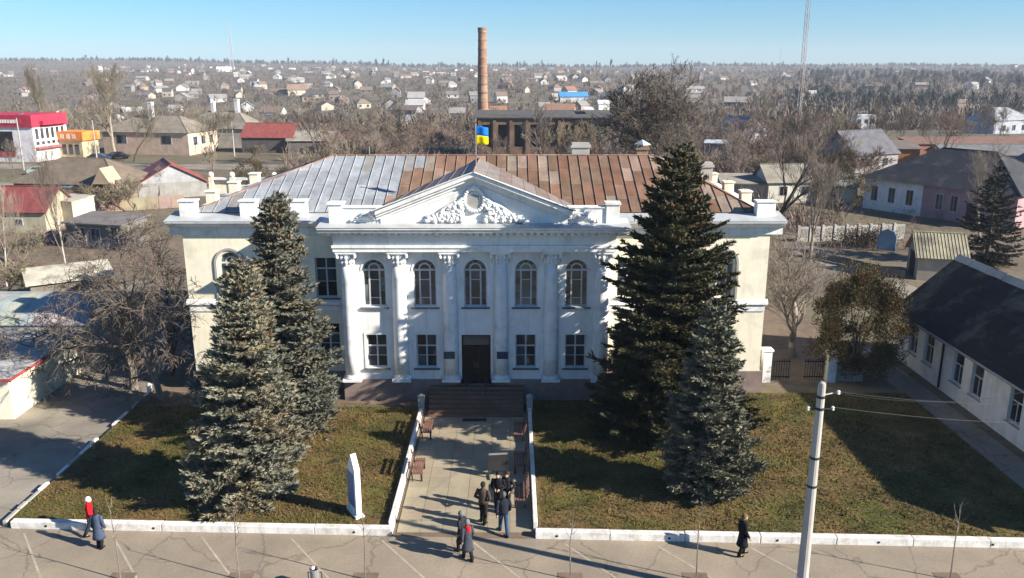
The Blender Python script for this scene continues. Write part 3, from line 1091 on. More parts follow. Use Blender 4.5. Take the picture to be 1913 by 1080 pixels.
# --- flag on its pole
fl = thing('flag', 'blue over yellow flag waving on a pole at the pediment top', 'flag', (C, 45.0, 12.85))
MB().tube([(0, 0, -.4), (0, 0, 1.95)], .028, 8).ball((0, 0, 1.98), .05, 8, 6).build('pole', 'metal_grey', fl, world=False)
for nm, z0, m in (('blue_band', 1.42, 'flag_blue'), ('yellow_band', .94, 'flag_yellow')):
    b = MB()
    nu, nv = 12, 4
    for i in range(nu + 1):
        for j in range(nv + 1):
            u = i / nu
            zz = z0 + .48 * j / nv
            b.v.append((.03 + .64 * u, .07 * math.sin(u * 6.5 + zz * .8) * u - .05 * u, zz - .05 * u * u + .02 * math.sin(u * 5) + (0.18 * u * u * (1.42 - zz) if zz < 1.4 else 0)))
    for i in range(nu):
        for j in range(nv):
            a = i * (nv + 1) + j
            b.f.append((a, a + nv + 1, a + nv + 2, a + 1))
    o = b.build(nm, m, fl, smooth=True, world=False)
    sm = o.modifiers.new('thickness', 'SOLIDIFY')
    sm.thickness = .006

# --- entrance steps, doormat, handrails
st = thing('entrance_steps', 'broad dark red tiled steps rising to the hall door', 'steps', (C, 40.5, 0))
nst = 7
for i in range(nst):
    y0 = 40.62 + .26 * i
    MB().box(-4.4, .60, y0, (YP - .13 if i < nst - 1 else YP - .125), .157 * i + (.002 if i else -.05), .157 * (i + 1)).build('step', 'terracotta', st)
for s in (-1, 1):
    h = MB()
    pts = [(C + s * .52, 41.55, .9), (C + s * .52, 41.55, 1.65), (C + s * .52, 42.35, 1.95), (C + s * .52, 42.35, 1.1)]
    h.tube(pts, .03, 6)
    h.build('handrail', 'metal_dark', st)
dm = MB().box(-.62, .62, -.18, .18, 0, .02)
tag(dm.build('doormat', 'metal_dark', None, loc=(-1.95, 40.25, .036)), 'dark doormat lying on the walkway below the steps', 'doormat')
# ------------------------------------------------------------------ spruces
def needles(B, D, L, wid, K, lift=0.25):
    """bottle-brush sprigs: for each twig (base B, direction D, length L) K slim triangles around it"""
    n = len(B)
    T = np.zeros((n, K, 3, 3), np.float32)
    up = np.tile([0.0, 0.0, 1.0], (n, 1))
    S = np.cross(D, up)
    S /= np.linalg.norm(S, axis=1, keepdims=True) + 1e-6
    U = np.cross(S, D)
    for k in range(K):
        t0 = np.random.rand(n) * 0.7
        a = np.random.rand(n) * 6.283
        out = S * np.cos(a)[:, None] + U * (np.sin(a) * 0.6 + lift)[:, None]
        b0 = B + D * (L * t0)[:, None]
        ln = L * (0.35 + 0.35 * np.random.rand(n))
        tip = b0 + D * ln[:, None] + out * (wid * (0.7 + 0.8 * np.random.rand(n)))[:, None]
        side = np.cross(D, out)
        hw = wid * (0.30 + 0.24 * np.random.rand(n))
        T[:, k, 0] = b0 - side * hw[:, None]
        T[:, k, 1] = b0 + side * hw[:, None]
        T[:, k, 2] = tip
    return T.reshape(-1, 3, 3)


def spruce(loc, h, rad, m, label, seed, z0=0.5, dens=1.0, power=0.85, K=7, cones=0, gaps=0.05, group=None, trunk_m='bark', wid=.115, lean=(0.0, 0.0), dz0=.34):
    """whorls of boughs; each bough is a drooping fan of branchlets with an up-turned tip, every branchlet a chain of needled sprigs"""
    rs = np.random.RandomState(seed)
    st = np.random.get_state()
    np.random.seed(seed)
    t = thing('spruce_tree', label, 'tree', loc, 0.0, group)
    t.rotation_euler = (lean[1], lean[0], 0)
    MB().tube([(0, 0, -.2), (0, 0, h * .3), (0, 0, h * .7), (0, 0, h * .985)], [h * .016 + .05, h * .013 + .03, h * .006 + .015, .012], 8).build('trunk', trunk_m, t, world=False)
    Bs, Ds, Ls = [], [], []
    br = MB()
    z = z0
    ph = rs.rand(4) * 6.28
    while z < h * .985:
        f = 1 - (z - z0) / (h - z0)
        prof = rad * (f ** power) * (1.0 if z > z0 + 1.2 else 0.80 + .2 * (z - z0) / 1.2)
        nb = max(6, int(6 + 3.6 * f * dens))
        a0 = rs.rand() * 6.28
        for i in range(nb):
            if rs.rand() < gaps:
                continue
            a = a0 + 6.283 * i / nb + rs.normal(0, .2)
            zz = z + rs.uniform(-.8, .8) * dz0
            L = max(.16, prof * rs.uniform(.78, 1.05) * (1 + .13 * math.sin(2 * a + z * .9 + ph[0]) + .08 * math.sin(5 * a + z * 2.3 + ph[1])))
            dirh = np.array([math.cos(a), math.sin(a), 0])
            side = np.array([-dirh[1], dirh[0], 0])
            sl = 0.55 * (1 - f) ** 1.3 - 0.06 * f + rs.normal(0, .09)
            npt = max(3, int(L / .35) + 2)

            def axis(u):
                return dirh * (L * u) + np.array([0, 0, zz + sl * L * u - .42 * L * f * u + .40 * L * f * u ** 2.2])
            pts = [axis(q / (npt - 1)) for q in range(npt)]
            br.tube([tuple(p) for p in pts], [max(.006, .012 * L + .006 - (.012 * L) * q / (npt - 1)) for q in range(npt)], 3, caps=False)
            nbl = max(3, int(L / .17 * dens))
            for q in range(nbl):
                u = .10 + .90 * (q + rs.rand()) / nbl
                p = axis(u)
                ax = axis(min(1, u + .08)) - axis(u - .08)
                ax /= np.linalg.norm(ax) + 1e-6
                for sg in (-1, 1):
                    bl = (.16 + .40 * L ** .8 * (1.02 - u) * (u + .45)) * rs.uniform(.75, 1.15)
                    d = ax * .72 + side * sg * rs.uniform(.55, .95) + np.array([0, 0, rs.uniform(-.22, .16)])
                    d /= np.linalg.norm(d)
                    ns = max(1, int(bl / .17))
                    for k in range(ns):
                        tt = k / ns
                        Bs.append(p + d * bl * tt + np.array([0, 0, .10 * bl * tt * tt]))
                        Ds.append(d + rs.normal(0, .16, 3))
                        Ls.append(bl / ns * 1.25 + .06)
            Bs.append(axis(.86))
            d = axis(1.0) - axis(.86) + np.array([0, 0, .05])
            Ds.append(d)
            Ls.append(.14 * L + .14)
        z += dz0 * (0.7 + .45 * f) / dens ** .4
    for q in range(5):
        Bs.append(np.array([0, 0, h * (.93 + .012 * q)]))
        Ds.append(np.array([rs.normal(0, .2), rs.normal(0, .2), 1]))
        Ls.append(h * .03)
    br.build('branches', trunk_m, t, world=False)
    D = np.array(Ds)
    D /= np.linalg.norm(D, axis=1, keepdims=True)
    T = needles(np.array(Bs), D, np.array(Ls), wid, K)
    o = obj('crown', tri_soup('crown', T, m), t)
    if cones:
        cb = MB()
        idx = [i for i in range(len(Bs)) if Bs[i][2] > h * .68]
        for i in rs.choice(idx, min(cones, len(idx)), replace=False):
            p = Bs[i] + D[i] * Ls[i] * .8
            cb.tube([tuple(p), tuple(p + np.array([0, 0, -.07])), tuple(p + np.array([0, 0, -.17]))], [.02, .038, .012], 5)
        tag(cb.build('cones', 'cone_brown', t, world=False), kind='stuff')
    np.random.set_state(st)
    return t


spruce((7.75, 38.8, 0.15), 14.2, 4.45, 'spruce_dark', 'tallest dark green spruce with brown cones before the right half of the portico', 11, z0=.2, dens=1.35, power=.66, cones=420)
spruce((8.25, 32.3, 0.15), 8.2, 2.1, 'spruce_sage', 'slim grey-green spruce in front of the tallest dark spruce', 12, z0=.55, dens=1.5, power=.60, trunk_m='bench_wood', dz0=.3)
spruce((-11.25, 31.9, 0.15), 10.3, 2.6, 'spruce_blue', 'pale blue-grey spruce nearest the kerb on the left lawn', 13, z0=.3, dens=1.5, power=.64, cones=120, lean=(.06, 0), dz0=.32)
spruce((-10.95, 38.2, 0.15), 12.1, 2.85, 'spruce_grey', 'taller grey-green spruce behind the pale blue spruce on the left lawn', 14, z0=.5, dens=1.5, power=.64, cones=200, dz0=.32)
spruce((44.2, 76.0, 0), 8.9, 3.7, 'spruce_far', 'dark spruce behind the long white-walled house at the right edge', 15, z0=.3, dens=.8, power=.7, K=5, wid=.12, dz0=.45)


# ------------------------------------------------------------------ rounded evergreen shrubs
def evergreen(loc, h, rx, m, label, seed, n=5200, name='evergreen_shrub', cat='shrub', wid=.075, K=6):
    rs = np.random.RandomState(seed)
    st = np.random.get_state()
    np.random.seed(seed)
    t = thing(name, label, cat, loc)
    tb = MB()
    for q in range(5):
        a = rs.rand() * 6.28
        tb.tube([(0, 0, -.1), (.3 * math.cos(a), .3 * math.sin(a), h * .3), (rx * .45 * math.cos(a), rx * .45 * math.sin(a), h * .8)], [.09, .06, .015], 5)
    tb.build('stem', 'bark', t, world=False)
    # clumps on an uneven egg
    nc = 70
    cl = []
    for q in range(nc):
        u = rs.rand()
        zz = h * (.10 + .86 * u)
        rr = rx * math.sin(math.pi * min(1, .12 + .84 * (1 - (1 - u) ** 1.0) if u < .5 else 1 - (u - .5) * .98)) ** .7 if False else rx * (1 - abs(u - .42) ** 2.2 * 2.4)
        a = rs.rand() * 6.28
        rr = max(.2, rr) * rs.uniform(.55, 1.0)
        cl.append((rr * math.cos(a), rr * math.sin(a), zz, rs.uniform(.35, .8)))
    cl = np.array(cl)
    pick = rs.randint(0, nc, n)
    off = rs.normal(0, 1, (n, 3))
    off /= np.linalg.norm(off, axis=1, keepdims=True)
    rr = rs.rand(n, 1) ** .45
    B = cl[pick, :3] + off * rr * cl[pick, 3:4]
    B[:, 2] = np.clip(B[:, 2], .08, None)
    D = off * .8 + np.array([0, 0, .7]) + rs.normal(0, .25, (n, 3))
    D /= np.linalg.norm(D, axis=1, keepdims=True)
    T = needles(B, D, np.full(n, .2) * rs.uniform(.7, 1.4, n), wid, K)
    obj('crown', tri_soup('crown', T, m), t)
    np.random.set_state(st)
    return t


evergreen((20.3, 46.6, 0), 6.6, 2.75, 'thuja', 'large rounded brown-green evergreen shrub beside the long white house', 21, n=24000, wid=.05, K=4)
evergreen((-22.0, 118, 0), 7.5, 3.6, 'spruce_far', 'dark green bushy pine standing among bare trees behind the roof', 22, n=4200, name='pine_tree', cat='tree')
evergreen((40.5, 103.0, 0), 8.0, 4.0, 'thuja', 'olive brown evergreen by the gable of the pink and white house', 23, n=3600)
evergreen((-40.0, 128.0, 0), 4.0, 2.6, 'thuja', 'low olive bush beyond the left end of the hall roof', 24, n=2400)
evergreen((-33.0, 122.0, 0), 3.6, 2.3, 'thuja', 'small olive bush touching the hall roof edge in view', 25, n=2000)


# ------------------------------------------------------------------ bare trees
def bare_tree_mesh(h, spread, seed, levels=4, trunk_r=None, trunk_frac=.28, kids=(5, 4, 4, 4), up=.35, droop=0.0, twig=.012, wander=.18, nstem=1, m='bark', stretch=1.0, minr=.008):
    rs = random.Random(seed)
    b = MB()
    trunk_r = trunk_r or h * .017

    def grow(p, d, L, r, lvl):
        n = 5 if lvl <= 1 else (4 if lvl == 2 else 3)
        pts, rad = [p.copy()], [r]
        q = p.copy()
        dd = d.copy()
        for i in range(n):
            dd = dd + Vector((rs.gauss(0, wander), rs.gauss(0, wander), rs.gauss(0, wander) + up * .18 - droop * (.25 if lvl >= 2 else .05) * (i + 1) / n))
            dd.normalize()
            q = q + dd * (L / n)
            pts.append(q.copy())
            rad.append(max(minr * .7, r * (1 - .72 * (i + 1) / n)))
        sides = 7 if lvl == 0 else (5 if lvl == 1 else 3)
        b.tube(pts, rad, sides, caps=False)
        if lvl >= levels:
            return
        k = kids[min(lvl, len(kids) - 1)]
        for j in range(k):
            t = (.28 if lvl else trunk_frac) + (1 - (.28 if lvl else trunk_frac)) * (j + rs.random()) / k
            x = min(t, .999) * n
            i0 = int(x)
            pp = pts[i0].lerp(pts[i0 + 1], x - i0)
            ax = (pts[i0 + 1] - pts[i0]).normalized()
            o = ax.orthogonal().normalized()
            o.rotate(Matrix.Rotation(rs.uniform(0, 6.283), 3, ax))
            an = rs.uniform(.45, .95) * spread
            nd = (ax * math.cos(an) + o * math.sin(an) + Vector((0, 0, up * .35))).normalized()
            rr = rad[i0] * rs.uniform(.42, .66)
            grow(pp, nd, L * rs.uniform(.48, .78) * (1.05 - .35 * t), max(minr, rr), lvl + 1)
        # continuation
        if lvl > 0:
            grow(pts[-1], dd, L * .45, max(minr, rad[-1]), lvl + 1)

    for s in range(nstem):
        a = rs.uniform(0, 6.28)
        d = Vector((math.cos(a) * .12 * (nstem > 1) * 2, math.sin(a) * .12 * (nstem > 1) * 2, 1)).normalized()
        grow(Vector((0.12 * math.cos(a) * (nstem > 1), .12 * math.sin(a) * (nstem > 1), -.15)), d, h * .62, trunk_r / nstem ** .5, 0)
    # normalise the height
    zmax = max(v[2] for v in b.v)
    k = h / zmax
    b.v = [(x * k * stretch, y * k * stretch, z * k) for x, y, z in b.v]
    return b


def split_tree(b, m_trunk, m_crown, cut):
    return b


def bare_tree(name, label, loc, b, m, group=None, trunk=None, rz=0.0, cat='tree'):
    """trunk and crown as two meshes: faces of the first (thickest) tube go to the trunk"""
    t = thing(name, label, cat, loc, rz, group)
    n_tr = trunk if trunk else 7 * 6
    vt = b.v[:n_tr]
    ft = [f for f in b.f if max(f) < n_tr]
    fc = [tuple(i - n_tr for i in f) for f in b.f if min(f) >= n_tr]
    bt = MB()
    bt.v, bt.f = vt, ft
    bt.build('trunk', m[0], t, world=False)
    bc = MB()
    bc.v, bc.f = b.v[n_tr:], fc
    bc.build('crown', m[1], t, world=False)
    return t


# the tangled tree at the left corner of the hall
bare_tree('bare_tree', 'tangled bare tree with drooping grey branches at the left corner of the hall', (-19.1, 42.6, 0),
          bare_tree_mesh(10.6, 1.15, 31, 4, trunk_r=.2, trunk_frac=.18, kids=(16, 6, 4, 4), up=.12, droop=.75, wander=.24, stretch=.85, minr=.014), ('bark_grey', 'bark'), rz=2.2)
bare_tree('bare_tree', 'dark bare tree filling the gap between the tangled tree and the hall side', (-20.4, 47.0, 0),
          bare_tree_mesh(8.6, 1.05, 35, 4, trunk_r=.16, trunk_frac=.15, kids=(14, 6, 4, 4), up=.15, droop=.6, wander=.24, stretch=1.0, minr=.013), ('bark', 'bark'), rz=1.1)
bare_tree('bare_tree', 'twisted low bare tree overhanging the driveway beside the tangled tree', (-21.6, 44.6, 0),
          bare_tree_mesh(6.6, 1.3, 32, 4, trunk_r=.15, trunk_frac=.15, kids=(9, 5, 4, 4), up=.05, droop=.9, wander=.28, stretch=1.1, minr=.013), ('bark_grey', 'bark'), rz=.4)
# the fan-shaped bare tree right of the hall
bare_tree('bare_tree', 'pale fan-shaped bare tree between the hall and the evergreen shrub', (17.9, 50.2, 0),
          bare_tree_mesh(8.0, .75, 33, 4, trunk_r=.16, trunk_frac=.22, kids=(11, 6, 4, 4), up=.45, wander=.17, stretch=1.6, minr=.013), ('bark_light', 'bark_grey'))
bare_tree('bare_tree', 'thin reddish bare tree behind the fan-shaped tree', (16.7, 55.2, 0),
          bare_tree_mesh(6.4, .8, 34, 4, kids=(12, 6, 5, 4), up=.4, stretch=1.3), ('bark', 'twig_red'))
# large trees behind the hall
bare_tree('bare_tree', 'broad bare tree rising above the skyline behind the hall roof', (20.5, 108, 0),
          bare_tree_mesh(19.6, .95, 41, 5, trunk_r=.42, trunk_frac=.22, kids=(13, 7, 5, 4, 2), up=.35, wander=.17, stretch=1.3, minr=.028), ('bark_dark', 'bark'))
bare_tree('bare_tree', 'dark forked bare tree behind the right end of the hall roof', (26.2, 84, 0),
          bare_tree_mesh(14.8, .72, 42, 5, trunk_r=.34, trunk_frac=.25, kids=(7, 5, 4, 4, 2), up=.4, wander=.15, stretch=1.0, minr=.012), ('bark_dark', 'bark_dark'))
bare_tree('bare_tree', 'pale feathery bare tree right of the dark forked tree', (28.0, 76.5, 0),
          bare_tree_mesh(12.4, .6, 43, 5, trunk_r=.2, trunk_frac=.2, kids=(10, 5, 4, 3, 2), up=.6, wander=.12, stretch=.9, minr=.011), ('bark_light', 'twig_brown'))
bare_tree('bare_tree', 'small bare tree with one low arching limb at the right corner of the hall', (18.6, 62.0, 0),
          bare_tree_mesh(8.2, .8, 44, 4, kids=(8, 5, 4, 4), up=.4), ('bark_dark', 'twig_brown'))
bare_tree('bare_tree', 'forked bare tree beyond the pink and white house', (69.0, 134, 0),
          bare_tree_mesh(12.5, .8, 45, 5, trunk_r=.25, kids=(7, 5, 4, 4, 1), up=.35), ('bark', 'twig_red'))
bare_tree('bare_tree', 'bare tree whose pale stem crosses the front of the dark-roofed pink house', (50.5, 88.5, 0),
          bare_tree_mesh(11.0, .7, 46, 5, trunk_r=.16, kids=(8, 5, 4, 3, 1), up=.5), ('bark_light', 'twig_brown'))
bare_tree('bare_tree', 'tall bare willow with pale limbs rising behind the shops at left', (-83, 176, 0),
          bare_tree_mesh(19.2, .75, 47, 5, trunk_r=.4, kids=(9, 6, 5, 4, 1), up=.5, wander=.14, stretch=.95, minr=.018), ('bark_light', 'twig_olive'))
bare_tree('bare_tree', 'bare tree standing by the street in front of the beige hipped house', (-73, 162, 0),
          bare_tree_mesh(12.0, .8, 48, 5, kids=(8, 5, 4, 4, 1), up=.4, minr=.016), ('bark_dark', 'twig_olive'))
bare_tree('poplar_tree', 'narrow pale bare poplar at the far left above the red shop', (-122, 222, 0),
          bare_tree_mesh(19.5, .35, 49, 5, kids=(16, 5, 4, 3, 1), up=.9, stretch=.55, minr=.02), ('bark_light', 'twig_olive'))
bare_tree('bare_tree', 'bare tree between the beige hipped house and the red canopy roof', (-52.5, 147, 0),
          bare_tree_mesh(11.0, .8, 50, 5, kids=(8, 5, 4, 4, 1), up=.45, minr=.015), ('bark', 'twig_olive'))


def birch(px, py, h, seed, label, lean):
    x, y = G(px, py)
    b = bare_tree_mesh(h, .55, seed, 4, trunk_r=.13, trunk_frac=.3, kids=(11, 5, 4, 3), up=.55, wander=.05, stretch=.8, minr=.010)
    t = bare_tree('birch_tree', label, (x, y, 0), b, ('birch_bark', 'twig_brown'), rz=seed)
    t.rotation_euler = (0, lean, seed)
    return t


birch(127, 525, 12.6, 61, 'leaning white-stemmed birch before the maroon roofed shed', .05)
birch(12, 535, 10.5, 62, 'white birch at the left edge beside the maroon roofed shed', -.03)
birch(-14, 545, 11.5, 64, 'white birch leaning out of the picture at the far left edge', -.05)

# ------------------------------------------------------------------ repeated bare trees of the thicket and town (shared meshes)
protos = []
for q, (h, sp, st_, kids, up_, mm) in enumerate([
        (8.0, .9, 1.1, (7, 5, 4, 4), .4, 'twig_brown'), (7.0, .8, 1.0, (8, 5, 4, 4), .5, 'twig_brown'), (9.5, .8, .95, (8, 5, 4, 4), .45, 'twig_olive'),
        (6.0, 1.0, 1.3, (7, 5, 4, 4), .3, 'twig_red'), (11.0, .75, .9, (9, 5, 4, 4), .45, 'twig_brown'), (5.0, .9, 1.3, (8, 5, 4, 3), .4, 'twig_olive')]):
    b = bare_tree_mesh(h, sp, 70 + q, 4, kids=kids, up=up_, stretch=st_, nstem=1 if q not in (3, 5) else 2, minr=.02)
    n_tr = 42
    bt, bc = MB(), MB()
    bt.v, bt.f = b.v[:n_tr], [f for f in b.f if max(f) < n_tr]
    bc.v, bc.f = b.v[n_tr:], [tuple(i - n_tr for i in f) for f in b.f if min(f) >= n_tr]
    protos.append((bt.mesh('trunk', 'bark'), bc.mesh('crown', mm)))


LOOK = ['round grey-brown bare tree', 'upright grey-brown bare tree', 'olive-tinged bare tree', 'low reddish many-stemmed bare tree', 'tall grey-brown bare tree', 'low olive many-stemmed bare tree']


def where(x, y):
    u = x / y
    side = ('left of the flag', 'just left of the flag', 'just right of the flag', 'well right of the flag')[0 if u < -.14 else 1 if u < -.045 else 2 if u < .08 else 3]
    return side + (', front row' if y < 110 else ', middle row' if y < 165 else ', back row')


def place_tree(q, x, y, s, label, group, rng):
    label = label.replace('@', LOOK[q]).replace('#', where(x, y))
    t = thing('bare_tree', label, 'tree', (x, y, gz(x, y)), rng.uniform(0, 6.28), group)
    t.scale = (s, s, s * rng.uniform(.85, 1.15))
    obj('trunk', protos[q][0], t)
    obj('crown', protos[q][1], t)


rng = random.Random(5)
cnt = 0
HOLD = []     # clearings: (x, y, radius)
for (hx, hy, hr) in ((-46, 121, 7), (4, 172, 17), (38, 112, 9), (55, 98, 12), (-6, 168, 12), (-30, 150, 7), (-47, 170, 10)):
    HOLD.append((hx, hy, hr))


def free(x, y):
    return all((x - a) ** 2 + (y - b) ** 2 > r * r for a, b, r in HOLD)


tries = 0
while cnt < 230 and tries < 3000:
    tries += 1
    y = 72 + 200 * rng.random() ** 1.3
    x = rng.uniform(-.26, .42) * y
    if y < 96 and not (-.18 < x / y < .26):
        continue
    if not free(x, y):
        continue
    place_tree(rng.choice([0, 1, 1, 2, 3, 3, 4, 5]) if y > 100 else rng.choice([1, 3, 5, 5]), x, y, rng.uniform(.7, 1.15), '@ in thicket #', 'bare trees of the thicket behind the hall', rng)
    cnt += 1
for q in range(46):
    y = rng.uniform(150, 300)
    x = rng.uniform(.33, .68) * y
    place_tree(rng.choice([0, 1, 2, 3, 4]), x, y, rng.uniform(.65, 1.05), '@ among the houses right of the thicket', 'bare garden trees at right', rng)
for q in range(40):
    y = rng.uniform(195, 320)
    x = rng.uniform(-.62, -.24) * y
    place_tree(rng.choice([0, 1, 2, 4, 2]), x, y, rng.uniform(.65, 1.05), '@ behind the shops and houses at left', 'bare trees behind the houses at left', rng)
for (px, py, q, s) in ((40, 505, 5, .7), (10, 560, 5, .6), (215, 400, 5, .8), (255, 395, 5, .8), (300, 372, 0, .55), (240, 470, 5, .6), (175, 395, 3, .6), (25, 330, 1, .8), (470, 300, 5, .7), (15, 410, 3, .6), (395, 330, 1, .7)):
    x, y = G(px, py)
    place_tree(q, x, y, s, '@ in the gardens left of the hall', 'fruit trees in the left gardens', rng)
# ------------------------------------------------------------------ benches
def bench_proto():
    t = thing('bench', 'x', 'bench')
    for k in range(4):
        MB().box(-.78, .78, .05 + k * .115, .05 + k * .115 + .09, .43, .465).build('seat_slat', 'bench_wood', t, world=False)
    M = Matrix.Rotation(R(-14), 3, 'X')
    for k in range(3):
        MB().cbox((0, -.04 - .035 * k, .60 + .14 * k), (1.56, .03, .10), M=M).build('back_slat', 'bench_wood', t, world=False)
    for s in (-1, 1):
        MB().box(s * .6 - .035, s * .6 + .035, .02, .50, .36, .43).box(s * .6 - .035, s * .6 + .035, .40, .48, 0, .36).build('leg', 'metal_dark', t, world=False)
        MB().tube([(s * .6, .05, 0), (s * .6, .0, .43), (s * .6, -.13, .95)], .03, 5).build('back_post', 'metal_dark', t, world=False)
    return t


bp = bench_proto()
spots = [(-4.45, 34.2, -90, 'reddish wooden slatted bench on the left of the walkway, nearer the kerb'),
         (-4.45, 38.5, -90, 'reddish wooden slatted bench on the left of the walkway, nearer the steps'),
         (.58, 31.9, 90, 'wooden slatted bench on the right of the walkway, nearest the kerb'),
         (.58, 34.9, 90, 'wooden slatted bench on the right of the walkway, middle of three'),
         (.58, 38.3, 90, 'wooden slatted bench on the right of the walkway, nearest the steps')]
for i, (x, y, a, lab) in enumerate(spots):
    o = bp if i == 0 else copy_tree(bp)
    o.location = (x, y, .034)
    o.rotation_euler = (0, 0, R(a))
    tag(o, lab, 'bench', 'benches along the walkway')

# notice board behind the group of people
nb = thing('notice_board', 'dark framed notice board standing on the walkway behind the group of men', 'board', (-.62, 34.0, .034), R(6))
for s in (-1, 1):
    MB().box(s * .42 - .03, s * .42 + .03, -.03, .03, 0, 1.15).box(s * .42 - .03, s * .42 + .03, -.25, .25, 0, .05).build('leg', 'metal_dark', nb, world=False)
MB().box(-.39, .39, -.02, .02, .35, 1.1).build('panel', 'metal_dark', nb, world=False)
MB().box(-.42, .42, -.035, .035, 1.1, 1.16).build('top_rail', 'metal_grey', nb, world=False)

# white stele with blue panel on the left lawn
sx, sy = G(664, 958, .2)
sg = thing('information_stele', 'white pointed stele with a blue panel standing on the left lawn', 'sign', (sx, sy, .2), R(-58))
sg.scale = (.72, .8, .9)
MB().prism_y([(-.62, 0), (.62, 0), (.60, 2.3), (.25, 2.75), (.05, 2.95), (-.10, 2.70), (-.58, 2.15)], -.15, .15).box(-.75, .75, -.24, .24, -.1, .10).build('slab', 'white_trim', sg, world=False, bevel=.02)
MB().box(-.50, .42, -.18, -.153, .45, 2.05).build('panel', 'objcol_gloss', sg, world=False, color=(.10, .20, .45))
MB().box(-.50, .42, .153, .18, .45, 2.05).build('panel', 'objcol_gloss', sg, world=False, color=(.10, .20, .45))

# little things on the lawn
sx, sy = G(627, 862, .2)
tag(MB().ball((0, 0, .05), .14, 8, 5, sz=.6).ball((.12, .05, .04), .09, 7, 5, sz=.6).build('stone', 'metal_dark', None, loc=(sx, sy, .2)), 'small dark stone lying on the left lawn behind the stele', 'stone')

# fallen leaves and needles on the lawns and along the kerbs
lr = np.random.RandomState(44)
nl = 9000
lx = lr.uniform(-20, 22, nl)
ly = lr.uniform(29.6, 43.3, nl)
pick = lr.rand(nl)
for cx_, cy_, cr_ in ((8.25, 32.3, 2.6), (-11.2, 31.9, 2.8), (-10.95, 38.2, 2.8), (7.75, 38.8, 4.2)):
    q_ = (pick > .35) & (lr.rand(nl) < .33)
    a_ = lr.rand(nl) * 6.283
    r_ = cr_ * np.sqrt(lr.rand(nl))
    lx = np.where(q_, cx_ + r_ * np.cos(a_), lx)
    ly = np.where(q_, cy_ + r_ * np.sin(a_), ly)
ok_ = ((lx > -20) & (lx < -5.0) & (ly > 30.2) & (ly < 41.6)) | ((lx > 1.2) & (lx < 22) & (ly > 29.8) & (ly < 43.4))
lx, ly = lx[ok_], ly[ok_]
nl = len(lx)
a_ = lr.rand(nl) * 6.283
sz_ = .03 + .05 * lr.rand(nl)
T_ = np.zeros((nl, 3, 3))
for k_ in range(3):
    T_[:, k_, 0] = lx + sz_ * np.cos(a_ + 2.1 * k_) * (1.4 if k_ == 0 else .8)
    T_[:, k_, 1] = ly + sz_ * np.sin(a_ + 2.1 * k_) * (1.4 if k_ == 0 else .8)
    T_[:, k_, 2] = .225 + .03 * lr.rand(nl)
mat('leaf_litter', (.17, .11, .055), var=.5, scale=3, fine=.3)
tag(obj('leaf_litter', tri_soup('leaf_litter', T_, 'leaf_litter')), 'scattered brown leaves and needles lying on both lawns', 'leaves', kind='stuff')

# ------------------------------------------------------------------ concrete pole with insulators and wires
pl = thing('utility_pole', 'tall grey concrete utility pole at the right front edge of the pavement', 'pole', (9.75, 24.6, 0))
MB().lathe((0, 0, 0), [(.19, -.1), (.185, 1.6), (.15, 5.2), (.12, 8.12), (.11, 8.2), (.05, 8.24)], 14).build('shaft', 'pole_concrete', pl, world=False, smooth=False)
MB().lathe((0, 0, 0), [(.194, -.05), (.19, 1.3)], 14).build('white_foot', 'kerb_white', pl, world=False)
for z in (4.6, 5.6, 7.7, 7.3):
    MB().lathe((0, 0, z), [(.165 - (z - 4) * .009, 0), (.17 - (z - 4) * .009, .02), (.17 - (z - 4) * .009, .07), (.165 - (z - 4) * .009, .09)], 14).build('clamp_band', 'metal_dark', pl, world=False)
MB().tube([(-.34, 0, 7.32), (.42, 0, 7.32)], .03, 6).build('cross_arm', 'metal_dark', pl, world=False)
MB().tube([(.1, 0, 7.8), (.55, .1, 7.85)], .025, 6).build('bracket', 'metal_grey', pl, world=False)
for (x, z) in ((-.36, 7.32), (.42, 7.32), (.55, 7.86)):
    MB().lathe((x, .02, z - .05), [(.025, 0), (.06, .02), (.035, .06), (.06, .09), (.03, .13)], 10).build('insulator', 'kerb_white', pl, world=False)
wires = [((9.75 + .55, 24.6, 7.9), (30, 33, 5.0), .7), ((9.75 + .42, 24.6, 7.38), (30, 31, 4.6), .6), ((9.75 + .55, 24.6, 7.85), (24.6, 36.0, 3.6), .5), ((9.75 - .05, 24.6, 8.1), (15.2, 47.5, 5.2), .3)]
labs = ['upper thin cable running right from the utility pole', 'lower thin cable running right from the utility pole', 'thin cable from the utility pole to the long white house', 'thin cable from the utility pole back to the hall yard']
for (a, c, sag), lab in zip(wires, labs):
    pts = []
    for i in range(15):
        t = i / 14
        p = Vector(a).lerp(Vector(c), t)
        p.z -= sag * 4 * t * (1 - t)
        pts.append(p)
    tag(MB().tube(pts, .007, 4).build('cable', 'metal_dark'), lab, 'cable', 'cables of the utility pole')

